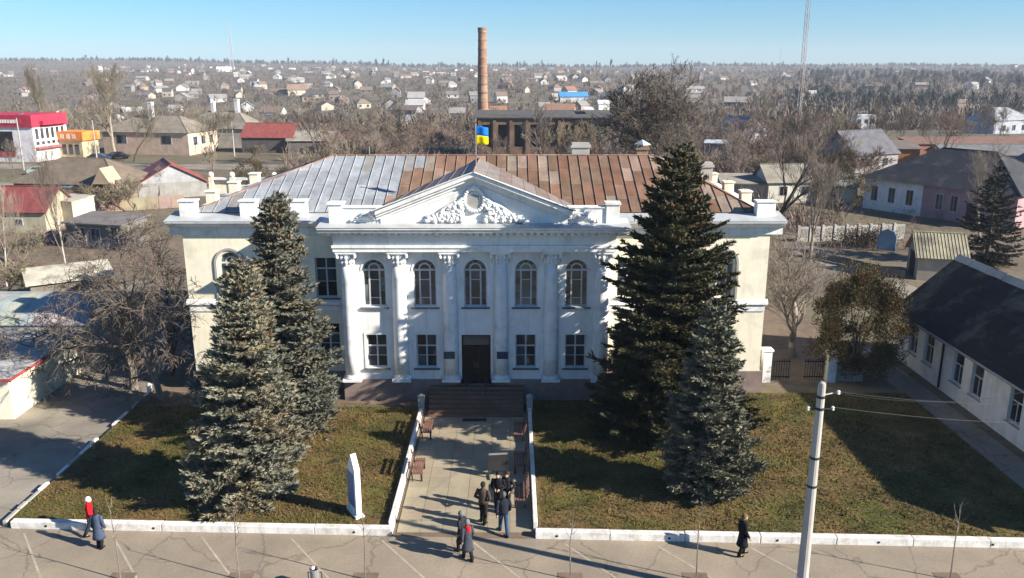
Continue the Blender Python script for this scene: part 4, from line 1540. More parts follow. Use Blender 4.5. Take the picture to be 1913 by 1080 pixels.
# ------------------------------------------------------------------ saplings in square pits along the pavement
for i, (px, h) in enumerate(((225, 3.0), (447, 2.75), (682, 3.0), (1066, 2.9), (1301, 2.9), (1775, 3.1))):
    x, y = G(px, 1083)
    t = thing('sapling', ['bare thin sapling in a square pit near the two women at left', 'bare thin sapling in a square pit below the pale blue spruce', 'bare thin sapling in a square pit in front of the stele', 'bare thin sapling in a square pit right of the walkway mouth', 'bare thin sapling in a square pit left of the woman in black', 'bare thin sapling in a square pit right of the utility pole'][i], 'sapling', (x, y, 0), 0, 'saplings along the pavement')
    rs = random.Random(300 + i)
    MB().tube([(0, 0, 0), (rs.uniform(-.05, .05), 0, h * .5), (rs.uniform(-.08, .08), rs.uniform(-.05, .05), h)], [.028, .02, .007], 5).build('stem', 'bark_grey', t, world=False)
    b = MB()
    for q in range(9):
        z = h * rs.uniform(.5, .97)
        a = rs.uniform(0, 6.28)
        L = rs.uniform(.2, .55)
        b.tube([(0, 0, z), (L * .5 * math.cos(a), L * .5 * math.sin(a), z + L * .45), (L * .8 * math.cos(a), L * .8 * math.sin(a), z + L)], [.010, .008, .004], 3)
    b.build('twigs', 'bark_grey', t, world=False)
    MB().box(-.45, .45, -.42, .42, .0, .016).build('soil_pit', 'soil', t, world=False)

# litter bin at the bottom edge
x, y = G(590, 1098)
t = thing('litter_bin', 'small grey litter bin with a white rag at the bottom edge of the pavement', 'bin', (x, y, 0))
MB().lathe((0, 0, 0), [(.15, .12), (.17, .75), (.18, .77), (.16, .78), (.14, .2)], 14).build('bucket', 'metal_grey', t, world=False)
MB().tube([(-.24, 0, 0), (-.24, 0, .62), (.24, 0, .62), (.24, 0, 0)], .02, 6).build('stand', 'metal_dark', t, world=False)
MB().ball((-.06, .02, .78), .09, 8, 6, sz=.7).build('rag', 'kerb_white', t, world=False)
MB().ball((.10, .0, .80), .06, 7, 5).build('litter', 'bench_wood', t, world=False)


# ------------------------------------------------------------------ people
def person(loc, face, label, top, legs, hair, coat=False, h=1.74, stride=.22, hat=None, scarf=None, bend=0.0, shoes=(.015, .013, .012), arm='side', fem=False, group=None):
    t = thing('person', label, 'person', loc, face)
    k = h / 1.74
    sh = .205 if not fem else .175        # half shoulder width
    st = stride
    J = {'pel': (0, 0, .95), 'wai': (0, .0 + bend * .05, 1.10), 'che': (0, bend * .16, 1.32), 'nec': (0, bend * .22, 1.48), 'hea': (0, bend * .27 + .01, 1.56)}
    for s, n, f in ((-1, 'l', 1), (1, 'r', -1)):
        J['hip' + n] = (s * .09, 0, .90)
        J['kne' + n] = (s * .095, .05 + f * st * .45, .49)
        J['ank' + n] = (s * .10, f * st - .02, .09)
        J['toe' + n] = (s * .11, f * st + .15, .04)
        J['sho' + n] = (s * sh, bend * .2, 1.41)
        sw = -f * st * .5
        if arm == 'pocket':
            J['elb' + n] = (s * (sh + .10), -.06, 1.15)
            J['wri' + n] = (s * (sh + .01), .12, .99)
        elif arm == 'front':
            J['elb' + n] = (s * (sh + .07), -.02, 1.14)
            J['wri' + n] = (s * .10, .24, 1.12)
        else:
            J['elb' + n] = (s * (sh + .065), sw * .4 - .03, 1.14)
            J['wri' + n] = (s * (sh + .06), sw + .06, .90)
    rad = {'pel': (.15, .11), 'wai': (.13, .095), 'che': (.16, .11), 'nec': (.055, .055), 'hea': (.055, .06)}
    for n in 'lr':
        rad.update({'hip' + n: (.085, .085), 'kne' + n: (.058, .058), 'ank' + n: (.04, .042), 'toe' + n: (.04, .03), 'sho' + n: (.06, .06), 'elb' + n: (.042, .042), 'wri' + n: (.03, .03)})
    names = list(J)
    idx = {n: i for i, n in enumerate(names)}
    E = [('pel', 'wai'), ('wai', 'che'), ('che', 'nec'), ('nec', 'hea')]
    for n in 'lr':
        E += [('pel', 'hip' + n), ('hip' + n, 'kne' + n), ('kne' + n, 'ank' + n), ('ank' + n, 'toe' + n), ('che', 'sho' + n), ('sho' + n, 'elb' + n), ('elb' + n, 'wri' + n)]
    me = bpy.data.meshes.new('body_skeleton')
    me.from_pydata([tuple(c * k for c in J[n]) for n in names], [(idx[a], idx[b]) for a, b in E], [])
    bo = bpy.data.objects.new('body_skeleton', me)
    COL.objects.link(bo)
    bo.modifiers.new('skin', 'SKIN')
    for i, n in enumerate(names):
        sv = me.skin_vertices[0].data[i]
        sv.radius = (rad[n][0] * k, rad[n][1] * k)
        sv.use_root = (n == 'pel')
    sb = bo.modifiers.new('sub', 'SUBSURF')
    sb.levels = 1
    sb.render_levels = 1
    dg = bpy.context.evaluated_depsgraph_get()
    ev = bo.evaluated_get(dg)
    em = ev.to_mesh()
    bm = bmesh.new()
    bm.from_mesh(em)
    ev.to_mesh_clear()
    bpy.data.objects.remove(bo)
    body = MB()
    bm.verts.ensure_lookup_table()
    body.add([tuple(v.co) for v in bm.verts], [tuple(v.index for v in f.verts) for f in bm.faces])
    bm.free()
    # head with face and ears
    hx, hy, hz = J['hea']
    hc = Vector((hx, hy + .015, hz + .085)) * k
    body.ball(hc, .098 * k, 14, 10, sx=.86, sy=1.0, sz=1.22)
    body.ball(hc + Vector((0, .055, -.06)) * k, .06 * k, 10, 7, sx=.85, sz=.9)
    body.tube([hc + Vector((0, .088, .02)) * k, hc + Vector((0, .118, -.022)) * k, hc + Vector((0, .09, -.03)) * k], [.010 * k, .016 * k, .008 * k], 6)
    body.tube([hc + Vector((-.022, .098, -.058)) * k, hc + Vector((0, .108, -.06)) * k, hc + Vector((.022, .098, -.058)) * k], [.005 * k, .009 * k, .005 * k], 5)
    for s in (-1, 1):
        body.ball(hc + Vector((s * .085, 0, -.005)) * k, .026 * k, 7, 5, sx=.4, sz=1.3)
        body.ball(hc + Vector((s * .034, .082, .008)) * k, .014 * k, 6, 5)
    # hands: palm, four curled fingers, thumb from the side of the palm
    for s, n in ((-1, 'l'), (1, 'r')):
        w = Vector(J['wri' + n]) * k
        e = Vector(J['elb' + n]) * k
        d = (w - e).normalized()
        f = Vector((0, 1, 0)) if abs(d.y) < .8 else Vector((0, 0, 1))
        f = (f - d * f.dot(d)).normalized()
        inn = d.cross(f) * (1 if s > 0 else -1)
        pc = w + d * .055 * k
        body.tube([w, pc, w + d * .095 * k], [.026 * k, .036 * k, .034 * k], 8)
        for q in range(4):
            o = f * (.028 - .019 * q) * k
            Lf = (.068, .078, .073, .056)[q] * k
            b0 = w + d * .088 * k + o
            body.tube([b0, b0 + d * Lf * .5 + inn * .004 * k, b0 + d * Lf * .82 + inn * .022 * k, b0 + d * Lf * .9 + inn * .042 * k], [.0095 * k, .009 * k, .0085 * k, .007 * k], 6)
        b0 = w + d * .035 * k + f * .030 * k
        body.tube([b0, b0 + f * .028 * k + d * .026 * k, b0 + f * .030 * k + d * .055 * k + inn * .012 * k], [.011 * k, .010 * k, .008 * k], 6)
    body.build('body', 'skin', t, world=False, smooth=True)
    # hair or hat
    if hat is not None:
        MB().ball(hc + Vector((0, -.01, .035)) * k, .118 * k, 14, 8, sx=.92, sz=1.05).lathe(hc + Vector((0, -.008, .0)) * k, [(.112 * k, 0), (.122 * k, .015 * k), (.118 * k, .045 * k)], 14, .92, 1.05).build('hat', 'cloth', t, world=False, smooth=True, color=hat)
    else:
        hb = MB().ball(hc + Vector((0, -.022, .03)) * k, .112 * k, 14, 9, sx=.90, sz=1.12)
        if fem:
            hb.ball(hc + Vector((0, -.045, -.06)) * k, .10 * k, 10, 7, sx=.9, sz=1.2)
        hb.build('hair', 'cloth', t, world=False, smooth=True, color=hair)
    # trousers
    tr = MB()
    tr.lathe((0, 0, 0), [(.155 * k, .84 * k), (.165 * k, .93 * k), (.15 * k, 1.06 * k)], 14, 1.0, .76)
    for n in 'lr':
        a, kn, an = [Vector(J[q + n]) * k for q in ('hip', 'kne', 'ank')]
        tr.tube([a + Vector((0, 0, .05)), a.lerp(kn, .5), kn, kn.lerp(an, .5), an + Vector((0, 0, .0))], [.105 * k, .092 * k, .078 * k, .074 * k, .070 * k], 10)
    tr.build('trousers', 'cloth', t, world=False, smooth=True, color=legs)
    shb = MB()
    for n in 'lr':
        an, to = Vector(J['ank' + n]) * k, Vector(J['toe' + n]) * k
        shb.tube([an + Vector((0, -.06, -.045)) * k, an + Vector((0, 0, -.035)) * k, an.lerp(to, .6) + Vector((0, 0, -.01)), to + Vector((0, .03, .0)) * k], [.038 * k, .05 * k, .046 * k, .03 * k], 8)
    shb.build('shoes', 'cloth', t, world=False, smooth=True, color=shoes)
    # jacket or coat: torso shell with hem and sleeves
    jk = MB()
    hem = .88 if not coat else .46
    by = bend * .2
    prof = [(hem, .185 if not coat else .26, .14 if not coat else .22, 0), (hem + .12, .19 if not coat else .235, .145 if not coat else .19, 0), (1.05, .175 if not fem else .165, .135, bend * .04),
            (1.22, .195 if not fem else .18, .145, bend * .1), (1.36, .215 if not fem else .185, .14, bend * .17), (1.44, .17 if not fem else .15, .115, by), (1.50, .075, .078, by * 1.05), (1.545, .07, .075, by * 1.1)]
    nn = 16
    base = len(jk.v)
    for z, rx, ry, oy in prof:
        for q in range(nn):
            a = 2 * math.pi * q / nn
            jk.v.append((rx * k * math.cos(a), (oy + ry * math.sin(a)) * k, z * k))
    for i in range(len(prof) - 1):
        for q in range(nn):
            q2 = (q + 1) % nn
            jk.f.append((base + i * nn + q, base + i * nn + q2, base + (i + 1) * nn + q2, base + (i + 1) * nn + q))
    jk.f.append(tuple(base + q for q in reversed(range(nn))))
    jk.f.append(tuple(base + (len(prof) - 1) * nn + q for q in range(nn)))
    for n in 'lr':
        s_, e_, w_ = [Vector(J[q + n]) * k for q in ('sho', 'elb', 'wri')]
        jk.tube([s_.lerp(Vector(J['che']) * k, .35), s_, s_.lerp(e_, .55), e_, e_.lerp(w_, .6), w_ + (w_ - e_).normalized() * .015], [.075 * k, .082 * k, .070 * k, .064 * k, .056 * k, .052 * k], 10)
    jk.build('coat' if coat else 'jacket', 'cloth', t, world=False, smooth=True, color=top)
    if scarf:
        MB().lathe((0, by * k, 1.42 * k), [(.10 * k, 0), (.125 * k, .04 * k), (.09 * k, .10 * k)], 12).ball((0, (by + .11) * k, 1.36 * k), .085 * k, 8, 6, sy=.6, sz=1.5).ball((0, (by - .10) * k, 1.36 * k), .095 * k, 8, 6, sy=.6, sz=1.6).build('scarf', 'cloth', t, world=False, smooth=True, color=scarf)
    return t


def at(px, py):
    x, y = G(px, py, .034 if py < 998 and 745 < px < 990 else .006)
    return (x, y, .034 if py < 998 and 745 < px < 990 else .008)


BLK = (.012, .012, .014)
person(at(903, 978), R(-20), 'man in a brown leather jacket standing at the left of the group on the walkway', (.075, .055, .042), (.02, .019, .018), (.03, .025, .02), h=1.80, stride=.10, arm='pocket')
person(at(931, 957), R(170), 'man in black holding papers in the middle of the group on the walkway', (.014, .014, .018), (.018, .018, .022), (.02, .018, .016), h=1.80, stride=.08, arm='front')
person(at(948, 952), R(150), 'person in dark clothes half hidden at the back of the group', (.022, .022, .026), (.02, .02, .024), (.05, .035, .025), h=1.70, stride=.08, arm='pocket')
person(at(941, 998), R(10), 'man in a padded navy jacket and blue jeans walking up to the group', (.020, .024, .036), (.035, .075, .14), (.10, .095, .09), h=1.80, stride=.26)
person(at(863, 1030), R(60), 'person in dark grey with a grey hat behind the woman at the walkway mouth', (.030, .030, .034), (.02, .02, .024), (.2, .2, .2), coat=True, h=1.66, stride=.12, hat=(.16, .16, .16), fem=True)
person(at(874, 1046), R(25), 'woman in a grey coat with a bright red scarf at the walkway mouth', (.055, .06, .075), (.018, .018, .02), (.16, .14, .12), coat=True, h=1.64, stride=.20, hat=(.17, .17, .175), scarf=(.55, .012, .02), fem=True)
person(at(173, 1000), R(-70), 'person in a red jacket and white hat on the pavement at left', (.50, .012, .018), (.03, .035, .045), (.1, .1, .1), h=1.62, stride=.26, hat=(.80, .79, .76), fem=True)
person(at(188, 1024), R(-5), 'woman in a long blue-grey coat standing before the person in red', (.060, .078, .125), (.02, .02, .02), (.03, .025, .02), coat=True, h=1.66, stride=.06, fem=True)
person(at(1385, 1038), R(-80), 'woman in a long black coat walking alone along the right kerb', (.014, .014, .017), (.014, .014, .016), (.16, .10, .06), coat=True, h=1.72, stride=.14, fem=True)
# ------------------------------------------------------------------ houses
def house(name, label, loc, rz, w, d, hw, hr, wall, roofc, kind='gable', wins=(), doors=(), chim=(), over=.35, cat='house', group=None, roof_m='slate', wall_m='objcol', gable=None, ribs=0):
    """w along local X, d along local Y (front is -Y); gable ridge runs along X; wins (face, u, z, w, h) face in F B L R"""
    t = thing(name, label, cat, loc, rz, group)
    hx, hy = w / 2, d / 2
    b = MB().box(-hx, hx, -hy, hy, -.4, hw)
    b.build('wall', wall_m, t, world=False, color=wall)
    if kind == 'gable':
        g = MB()
        g.prism_x([(-hy, hw), (hy, hw), (0, hw + hr)], -hx, hx)
        g.build('gable', wall_m, t, world=False, color=gable or wall)
        sl = hr / hy
        rf = MB()
        e = over
        for s in (-1, 1):
            p = [(-hx - e, s * (hy + e), hw - sl * e + .05), (hx + e, s * (hy + e), hw - sl * e + .05), (hx + e, 0, hw + hr + .05), (-hx - e, 0, hw + hr + .05)]
            rf.slab(p if s < 0 else p[::-1], .10)
        r = rf.build('roof', roof_m, t, world=False, color=roofc)
        for q in range(ribs):
            x = -hx - e + (2 * hx + 2 * e) * (q + .5) / ribs
            for s in (-1,):
                MB().tube([(x, s * (hy + e), hw - sl * e + .06), (x, 0, hw + hr + .06)], .035, 4).build('rib', roof_m, r, world=False, color=roofc)
        MB().tube([(-hx - e, 0, hw + hr + .06), (hx + e, 0, hw + hr + .06)], .09, 6).build('ridge_cap', roof_m, r, world=False, color=tuple(c * .8 for c in roofc))
    elif kind == 'hip':
        e = over
        rl = max(.3, hx - hy * .95)
        p = [(-hx - e, -hy - e, hw), (hx + e, -hy - e, hw), (hx + e, hy + e, hw), (-hx - e, hy + e, hw), (-rl, 0, hw + hr), (rl, 0, hw + hr)]
        rf = MB().add(p, [(0, 1, 5, 4), (1, 2, 5), (2, 3, 4, 5), (3, 0, 4), (3, 2, 1, 0)])
        r = rf.build('roof', roof_m, t, world=False, color=roofc)
        for a, c in ((0, 4), (1, 5), (2, 5), (3, 4), (4, 5)):
            MB().tube([p[a], p[c]], .08, 5).build('hip_cap', roof_m, r, world=False, color=tuple(x * .85 for x in roofc))
    else:   # flat or lean-to, rises hr towards +Y
        e = over
        rf = MB().slab([(-hx - e, -hy - e, hw + .05), (hx + e, -hy - e, hw + .05), (hx + e, hy + e, hw + hr + .05), (-hx - e, hy + e, hw + hr + .05)], .12)
        r = rf.build('roof', roof_m, t, world=False, color=roofc)
        if hr > .2:
            MB().prism_x([(-hy, hw), (hy, hw), (hy, hw + hr - .1)], -hx, hx).build('wedge', wall_m, t, world=False, color=wall)
    for (fc, u, z, ww, hh) in wins:
        if fc in 'FB':
            s = -1 if fc == 'F' else 1
            o = MB().box(u - ww / 2 - .07, u + ww / 2 + .07, min(s * hy, s * (hy + .04)), max(s * hy, s * (hy + .04)), z - .07, z + hh + .07).build('window', 'wood_frame', t, world=False)
            MB().box(u - ww / 2, u - .025, min(s * (hy + .03), s * (hy + .055)), max(s * (hy + .03), s * (hy + .055)), z, z + hh).build('pane', 'glass', o, world=False)
            MB().box(u + .025, u + ww / 2, min(s * (hy + .03), s * (hy + .055)), max(s * (hy + .03), s * (hy + .055)), z, z + hh).build('pane', 'glass', o, world=False)
        else:
            s = -1 if fc == 'L' else 1
            o = MB().box(min(s * hx, s * (hx + .04)), max(s * hx, s * (hx + .04)), u - ww / 2 - .07, u + ww / 2 + .07, z - .07, z + hh + .07).build('window', 'wood_frame', t, world=False)
            MB().box(min(s * (hx + .03), s * (hx + .055)), max(s * (hx + .03), s * (hx + .055)), u - ww / 2, u - .025, z, z + hh).build('pane', 'glass', o, world=False)
            MB().box(min(s * (hx + .03), s * (hx + .055)), max(s * (hx + .03), s * (hx + .055)), u + .025, u + ww / 2, z, z + hh).build('pane', 'glass', o, world=False)
    for (fc, u, ww, hh, c) in doors:
        s = -1 if fc in 'FL' else 1
        if fc in 'FB':
            MB().box(u - ww / 2, u + ww / 2, min(s * hy, s * (hy + .05)), max(s * hy, s * (hy + .05)), 0, hh).build('door', 'objcol', t, world=False, color=c)
        else:
            MB().box(min(s * hx, s * (hx + .05)), max(s * hx, s * (hx + .05)), u - ww / 2, u + ww / 2, 0, hh).build('door', 'objcol', t, world=False, color=c)
    for (x, y, z1, s, c) in chim:
        MB().box(x - s / 2, x + s / 2, y - s / 2, y + s / 2, hw, z1).box(x - s / 2 - .06, x + s / 2 + .06, y - s / 2 - .06, y + s / 2 + .06, z1 - .22, z1 - .08).build('chimney', 'objcol', r, world=False, color=c)
    return t


def gp(px, py):
    x, y = G(px, py)
    return (x, y, 0)


# ---- the long white house at the right edge
rb = thing('long_house', 'long white-walled house with steep roof, its shaded slope painted dark, at the right edge', 'house', (27.7, 39.0, 0), R(0.6))
hx, L0, L1, ez, rz_ = 3.25, -11.6, 11.0, 3.55, 6.5
wops = [(-y - .52, -y + .52, .95, 2.75, False) for y in (9.2, 7.3, 4.1, 2.2, -1.2, -3.2, -6.2, -8.4)]
b = MB()
wall_band(b, -L1, -L0, -.1, ez, 0, .4, wops)
b.v = [(-hx + y, -x, z) for x, y, z in b.v]
b.build('wall', 'white_wall', rb, world=False)
MB().box(hx - .4, hx, L0, L1, -.1, ez).build('wall', 'white_wall', rb, world=False)
for y0, y1 in ((L0, L0 + .4), (L1 - .4, L1)):
    MB().prism_y([(-hx + .41, -.1), (hx - .41, -.1), (hx - .41, ez), (0, rz_ - .2), (-hx + .41, ez)], y0, y1).build('gable_wall', 'white_wall', rb, world=False)
for s in (-1, 1):
    e = .45
    k = (rz_ - ez) / hx
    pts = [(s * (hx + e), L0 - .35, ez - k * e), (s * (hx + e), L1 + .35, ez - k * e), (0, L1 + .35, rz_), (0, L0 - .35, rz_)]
    rf = MB().slab(pts if s > 0 else pts[::-1], .10).build('roof_slope', 'slate', rb, world=False, color=(.022, .022, .026) if s < 0 else (.2, .18, .15))  # slope away from the sun has its shade put into the colour
    # rows of slates, each row a lapped strip, painted dark on the shaded slope
    nrow = 11
    for q in range(nrow):
        t0, t1 = q / nrow, (q + 1.04) / nrow
        a = Vector((s * (hx + e), 0, ez - k * e + .02)).lerp(Vector((0, 0, rz_ + .02)), t0)
        c = Vector((s * (hx + e), 0, ez - k * e + .02)).lerp(Vector((0, 0, rz_ + .02)), min(1, t1))
        pts = [(a.x, L0 - .36, a.z + .025), (a.x, L1 + .36, a.z + .025), (c.x, L1 + .36, c.z + .004), (c.x, L0 - .36, c.z + .004)]
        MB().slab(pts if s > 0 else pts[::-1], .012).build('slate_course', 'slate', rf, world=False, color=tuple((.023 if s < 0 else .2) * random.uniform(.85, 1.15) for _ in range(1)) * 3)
for q in range(27):
    y = L0 - .3 + q * .86
    MB().prism_y([(-.34, -.26), (0, .09), (.34, -.26), (.27, -.28), (0, 0.0), (-.27, -.28)][::-1], y, y + .84).build('ridge_tile', 'concrete', rb, world=False, loc=(0, 0, rz_ + .06 + random.uniform(-.02, .02)))
for a, c, q0, q1, _ in wops:
    y = -(a + c) / 2
    f = MB().box(-hx + .12, -hx + .2, y - .52, y - .45, q0, q1).box(-hx + .12, -hx + .2, y + .45, y + .52, q0, q1).box(-hx + .12, -hx + .2, y - .45, y + .45, q0, q0 + .07).box(-hx + .12, -hx + .2, y - .45, y + .45, q1 - .07, q1)
    f.box(-hx + .123, -hx + .19, y - .45, y + .45, q0 + 1.05, q0 + 1.12).box(-hx + .126, -hx + .18, y - .03, y + .03, q0 + .07, q0 + 1.05)
    fo = f.build('window', 'wood_frame', rb, world=False)
    for y0, y1, z0, z1 in ((y - .45, y - .03, q0 + .07, q0 + 1.05), (y + .03, y + .45, q0 + .07, q0 + 1.05), (y - .45, y + .45, q0 + 1.12, q1 - .07)):
        MB().box(-hx + .15, -hx + .165, y0, y1, z0, z1).build('pane', 'glass', fo, world=False)
    MB().box(-hx - .10, -hx + .12, y - .6, y + .6, q0 - .06, q0 - .005).build('sill', 'concrete', rb, world=False)
MB().tube([(-hx - .40, 5.7, 3.05), (-hx - .06, 5.7, 2.8), (-hx - .06, 5.7, .1)], .06, 8).build('downpipe', 'metal_dark', rb, world=False)
MB().tube([(-hx - .52, L0, ez - .48), (-hx - .52, L1, ez - .46)], .07, 6).build('gutter', 'metal_grey', rb, world=False)
pp = MB().tube([(-hx - .75, L1 + .3, .0), (-hx - .72, L1 + .3, 4.4)], .07, 8)
pp.build('vent_pipe', 'kerb_white', rb, world=False)
for (y, z, x) in ((1.0, 5.05, -1.75), (.2, 4.87, -1.95), (.3, 4.64, -2.2)):
    MB().ball((x, y, z), .07, 7, 5).tube([(x + .03, y, z - .12), (x, y, z)], .02, 5).build('roof_lamp', 'kerb_white', rb, world=False)

# gateway between the hall and the long house
gt = thing('gateway', 'low gateway with two white posts between the hall and the evergreen shrub', 'gate', (16.5, 45.9, 0))
for x, h_ in ((-1.7, 1.9), (2.1, 1.7)):
    MB().box(x - .25, x + .25, -.25, .25, -.05, h_).box(x - .32, x + .32, -.32, .32, h_ + .002, h_ + .12).build('post', 'white_trim', gt, world=False, bevel=.02)
for s, x0 in ((-1, -1.42), (1, .55)):
    lf = MB().box(x0, x0 + 1.14, -.03, .03, .25, .32).box(x0, x0 + 1.14, -.03, .03, 1.2, 1.27).build('gate_leaf', 'metal_dark', gt, world=False)
    for q in range(8):
        MB().box(x0 + .05 + q * .145, x0 + .08 + q * .145, -.015, .015, .1, 1.4).build('bar', 'metal_dark', lf, world=False)
MB().box(2.4, 4.0, -.1, .1, -.05, 1.0).build('fence_panel', 'concrete', gt, world=False)

# ---- shed with ribbed yellow roof
house('shed', 'small shed with ribbed yellowish roof and dark door behind the long house', (37.2, 71.5, 0), R(-14), 3.7, 4.2, 2.2, 1.6, (.34, .30, .24), (.33, .30, .20), ribs=16, doors=(('L', 0, 1.9, 2.1, (.025, .022, .02)),), roof_m='slate', over=.3)
# ---- pink and white house, dark hipped roof
x, y = 56.5, 104.0
house('house', 'pink and white house with a large dark hipped roof at right', (x, y, 0), R(-56), 19, 13, 3.9, 4.0, (.40, .26, .27), (.05, .052, .06), 'hip',
      wins=[('F', u, 1.2, .8, 1.8) for u in (-8.0, -5.6, -3.2, .6, 2.4)], doors=(('F', 4.6, 1.3, 2.4, (.12, .05, .07)), ('F', 7.4, .9, 2.2, (.12, .05, .07))), over=.6)
MB().box(-9.5, -1.6, -6.53, -6.503, 0, 3.85).build('whitewash', 'white_wall', bpy.data.objects['house'], world=False)
house('house', 'grey house with a pale triangular gable at the right edge', (77.0, 118, 0), R(70), 13, 11, 3.6, 4.2, (.42, .42, .42), (.10, .105, .12), wins=[('L', 0, 4.4, 1.6, 1.2), ('L', -3, 1.2, 1.4, 1.3), ('L', 3, 1.2, 1.4, 1.3)], gable=(.48, .47, .45), over=.5)
house('house', 'blue-windowed pale house at the right edge below the triangular gable', (72, 101, 0), R(75), 12, 9, 3.2, 2.6, (.50, .50, .50), (.24, .25, .28), wins=[('L', -2, 1.0, 3.0, 1.5), ('L', 2.5, 1.0, 1.5, 1.5)])
house('house', 'grey gabled house with a white bargeboard among trees at right', gp(1598, 318), R(25), 10, 9, 3.4, 3.6, (.28, .27, .27), (.12, .12, .135), wins=[('F', -2, 1.2, 1.2, 1.3), ('F', 2, 1.2, 1.2, 1.3)])
house('house', 'orange brick outbuilding beside the grey gabled house', gp(1668, 312), R(-10), 7, 6, 3.6, 1.0, (.36, .16, .08), (.18, .15, .13), 'lean', doors=(('F', -1.5, 1.1, 2.1, (.05, .04, .03)),))
house('house', 'low whitewashed cottage seen past the right end of the hall roof', gp(1478, 372), R(4), 9, 6, 2.9, 1.9, (.62, .60, .52), (.26, .24, .19), wins=[('F', -2.4, 1.0, 1.0, 1.2), ('F', .6, 1.0, 1.0, 1.2)], doors=(('F', 2.9, .9, 2.0, (.08, .05, .03)),))
house('house', 'low cream outbuilding beside the whitewashed cottage', gp(1405, 372), R(-5), 9, 5, 2.5, .7, (.52, .45, .36), (.3, .27, .22), 'lean', wins=[('F', -2.4, 1.0, 1.0, 1.0)])
house('house', 'pale yellow garden house left of the pink house', gp(1555, 375), R(-25), 6, 5, 2.5, 1.3, (.55, .52, .38), (.22, .22, .2), wins=[('F', 0, 1.0, 1.0, 1.0)])
house('house', 'small house with a pale sunlit gable behind the broad bare tree', gp(1385, 262), R(-60), 9, 8, 3, 2.8, (.34, .34, .36), (.30, .29, .30), wins=[('L', 0, 1.1, 1.2, 1.2)])
house('shelter', 'small pale blue roofed shelter behind the tall dark spruce', gp(1340, 290), R(-15), 5, 4, 2.6, .4, (.22, .26, .32), (.42, .46, .52), 'lean')
x0, y0 = 92, 236
wr = house('ruined_house', 'bright white roofless two-storey shell with square window holes at right', (140 * .86 * .86, 250, gz(104, 250)), R(-8), 5.6, 5, 5.6, .05, (.80, .79, .76), (.7, .69, .66), 'flat', over=.02,
           wins=[('F', u, z, .8, 1.0) for u in (-1.9, 0, 1.9) for z in (.9, 3.5)])
house('house', 'grey hipped house with a pale roof patch at the far right', (150, 262, gz(150, 262)), R(20), 16, 11, 4.2, 3.6, (.40, .42, .48), (.32, .33, .36), 'hip', wins=[('F', -4, 1.2, 1.4, 1.6), ('F', 0, 1.2, 1.4, 1.6), ('F', 4, 1.2, 1.4, 1.6)])
house('long_shed', 'long low shed with a white eaves line at the far right', (92, 148, 0), R(-3), 34, 8, 3.2, 1.4, (.24, .22, .19), (.17, .17, .17))
house('long_shed', 'long low rust-red shed beyond the white eaved shed at the far right', (100, 172, 0), R(2), 40, 7, 3.0, .8, (.30, .14, .10), (.22, .13, .10), 'lean')

# white perforated wall across the yard, blue tank, garden bits at right
x0, y0 = G(1490, 452)
x1, y1 = G(1690, 446)
ang = math.atan2(y1 - y0, x1 - x0)
wl_ = thing('garden_wall', 'pale perforated concrete garden wall behind the yard at right', 'wall', (x0, y0, 0), ang)
L = math.hypot(x1 - x0, y1 - y0)
n = 9
for i in range(n):
    a, c = i * L / n, (i + 1) * L / n
    p = MB().box(a + .15, c - .15, -.05, .05, -.05, .45).box(a + .15, c - .15, -.05, .05, 1.35, 1.6)
    for q in range(7):
        u = a + .15 + (c - a - .3) * q / 6.5
        p.box(u, u + .09, -.04, .04, .45, 1.35)
    p.build('panel', 'concrete', wl_, world=False)
    MB().box(a - .13, a + .13, -.13, .13, -.05, 1.75).build('post', 'concrete', wl_, world=False)
bt = thing('garden_gate', 'arched blue metal garden gate left of the yellow roofed shed', 'gate', gp(1655, 470), R(-30))
fr = MB().tube([(-.8, 0, 0), (-.8, 0, 1.5), (-.6, 0, 2.0), (0, 0, 2.25), (.6, 0, 2.0), (.8, 0, 1.5), (.8, 0, 0)], .06, 6).build('frame', 'objcol', bt, world=False, color=(.16, .26, .36))
MB().prism_y([(-.75, .1), (.75, .1), (.75, 1.5), (.55, 1.95), (0, 2.2), (-.55, 1.95), (-.75, 1.5)], -.02, .02).build('leaf', 'objcol', bt, world=False, color=(.24, .34, .42))
hd = thing('hedge_arch', 'dark clipped hedge beside the blue garden gate', 'hedge', gp(1612, 462))
nrs = np.random.RandomState(5)
Bn = nrs.normal(0, 1, (2200, 3)) * [1.6, .6, .5] + [0, 0, .9]
Bn[:, 2] = np.abs(Bn[:, 2])
Dn = nrs.normal(0, 1, (2200, 3)) + [0, 0, .4]
Dn /= np.linalg.norm(Dn, axis=1, keepdims=True)
obj('foliage', tri_soup('foliage', needles(Bn, Dn, np.full(2200, .3), .08, 4), 'bark_dark'), hd)

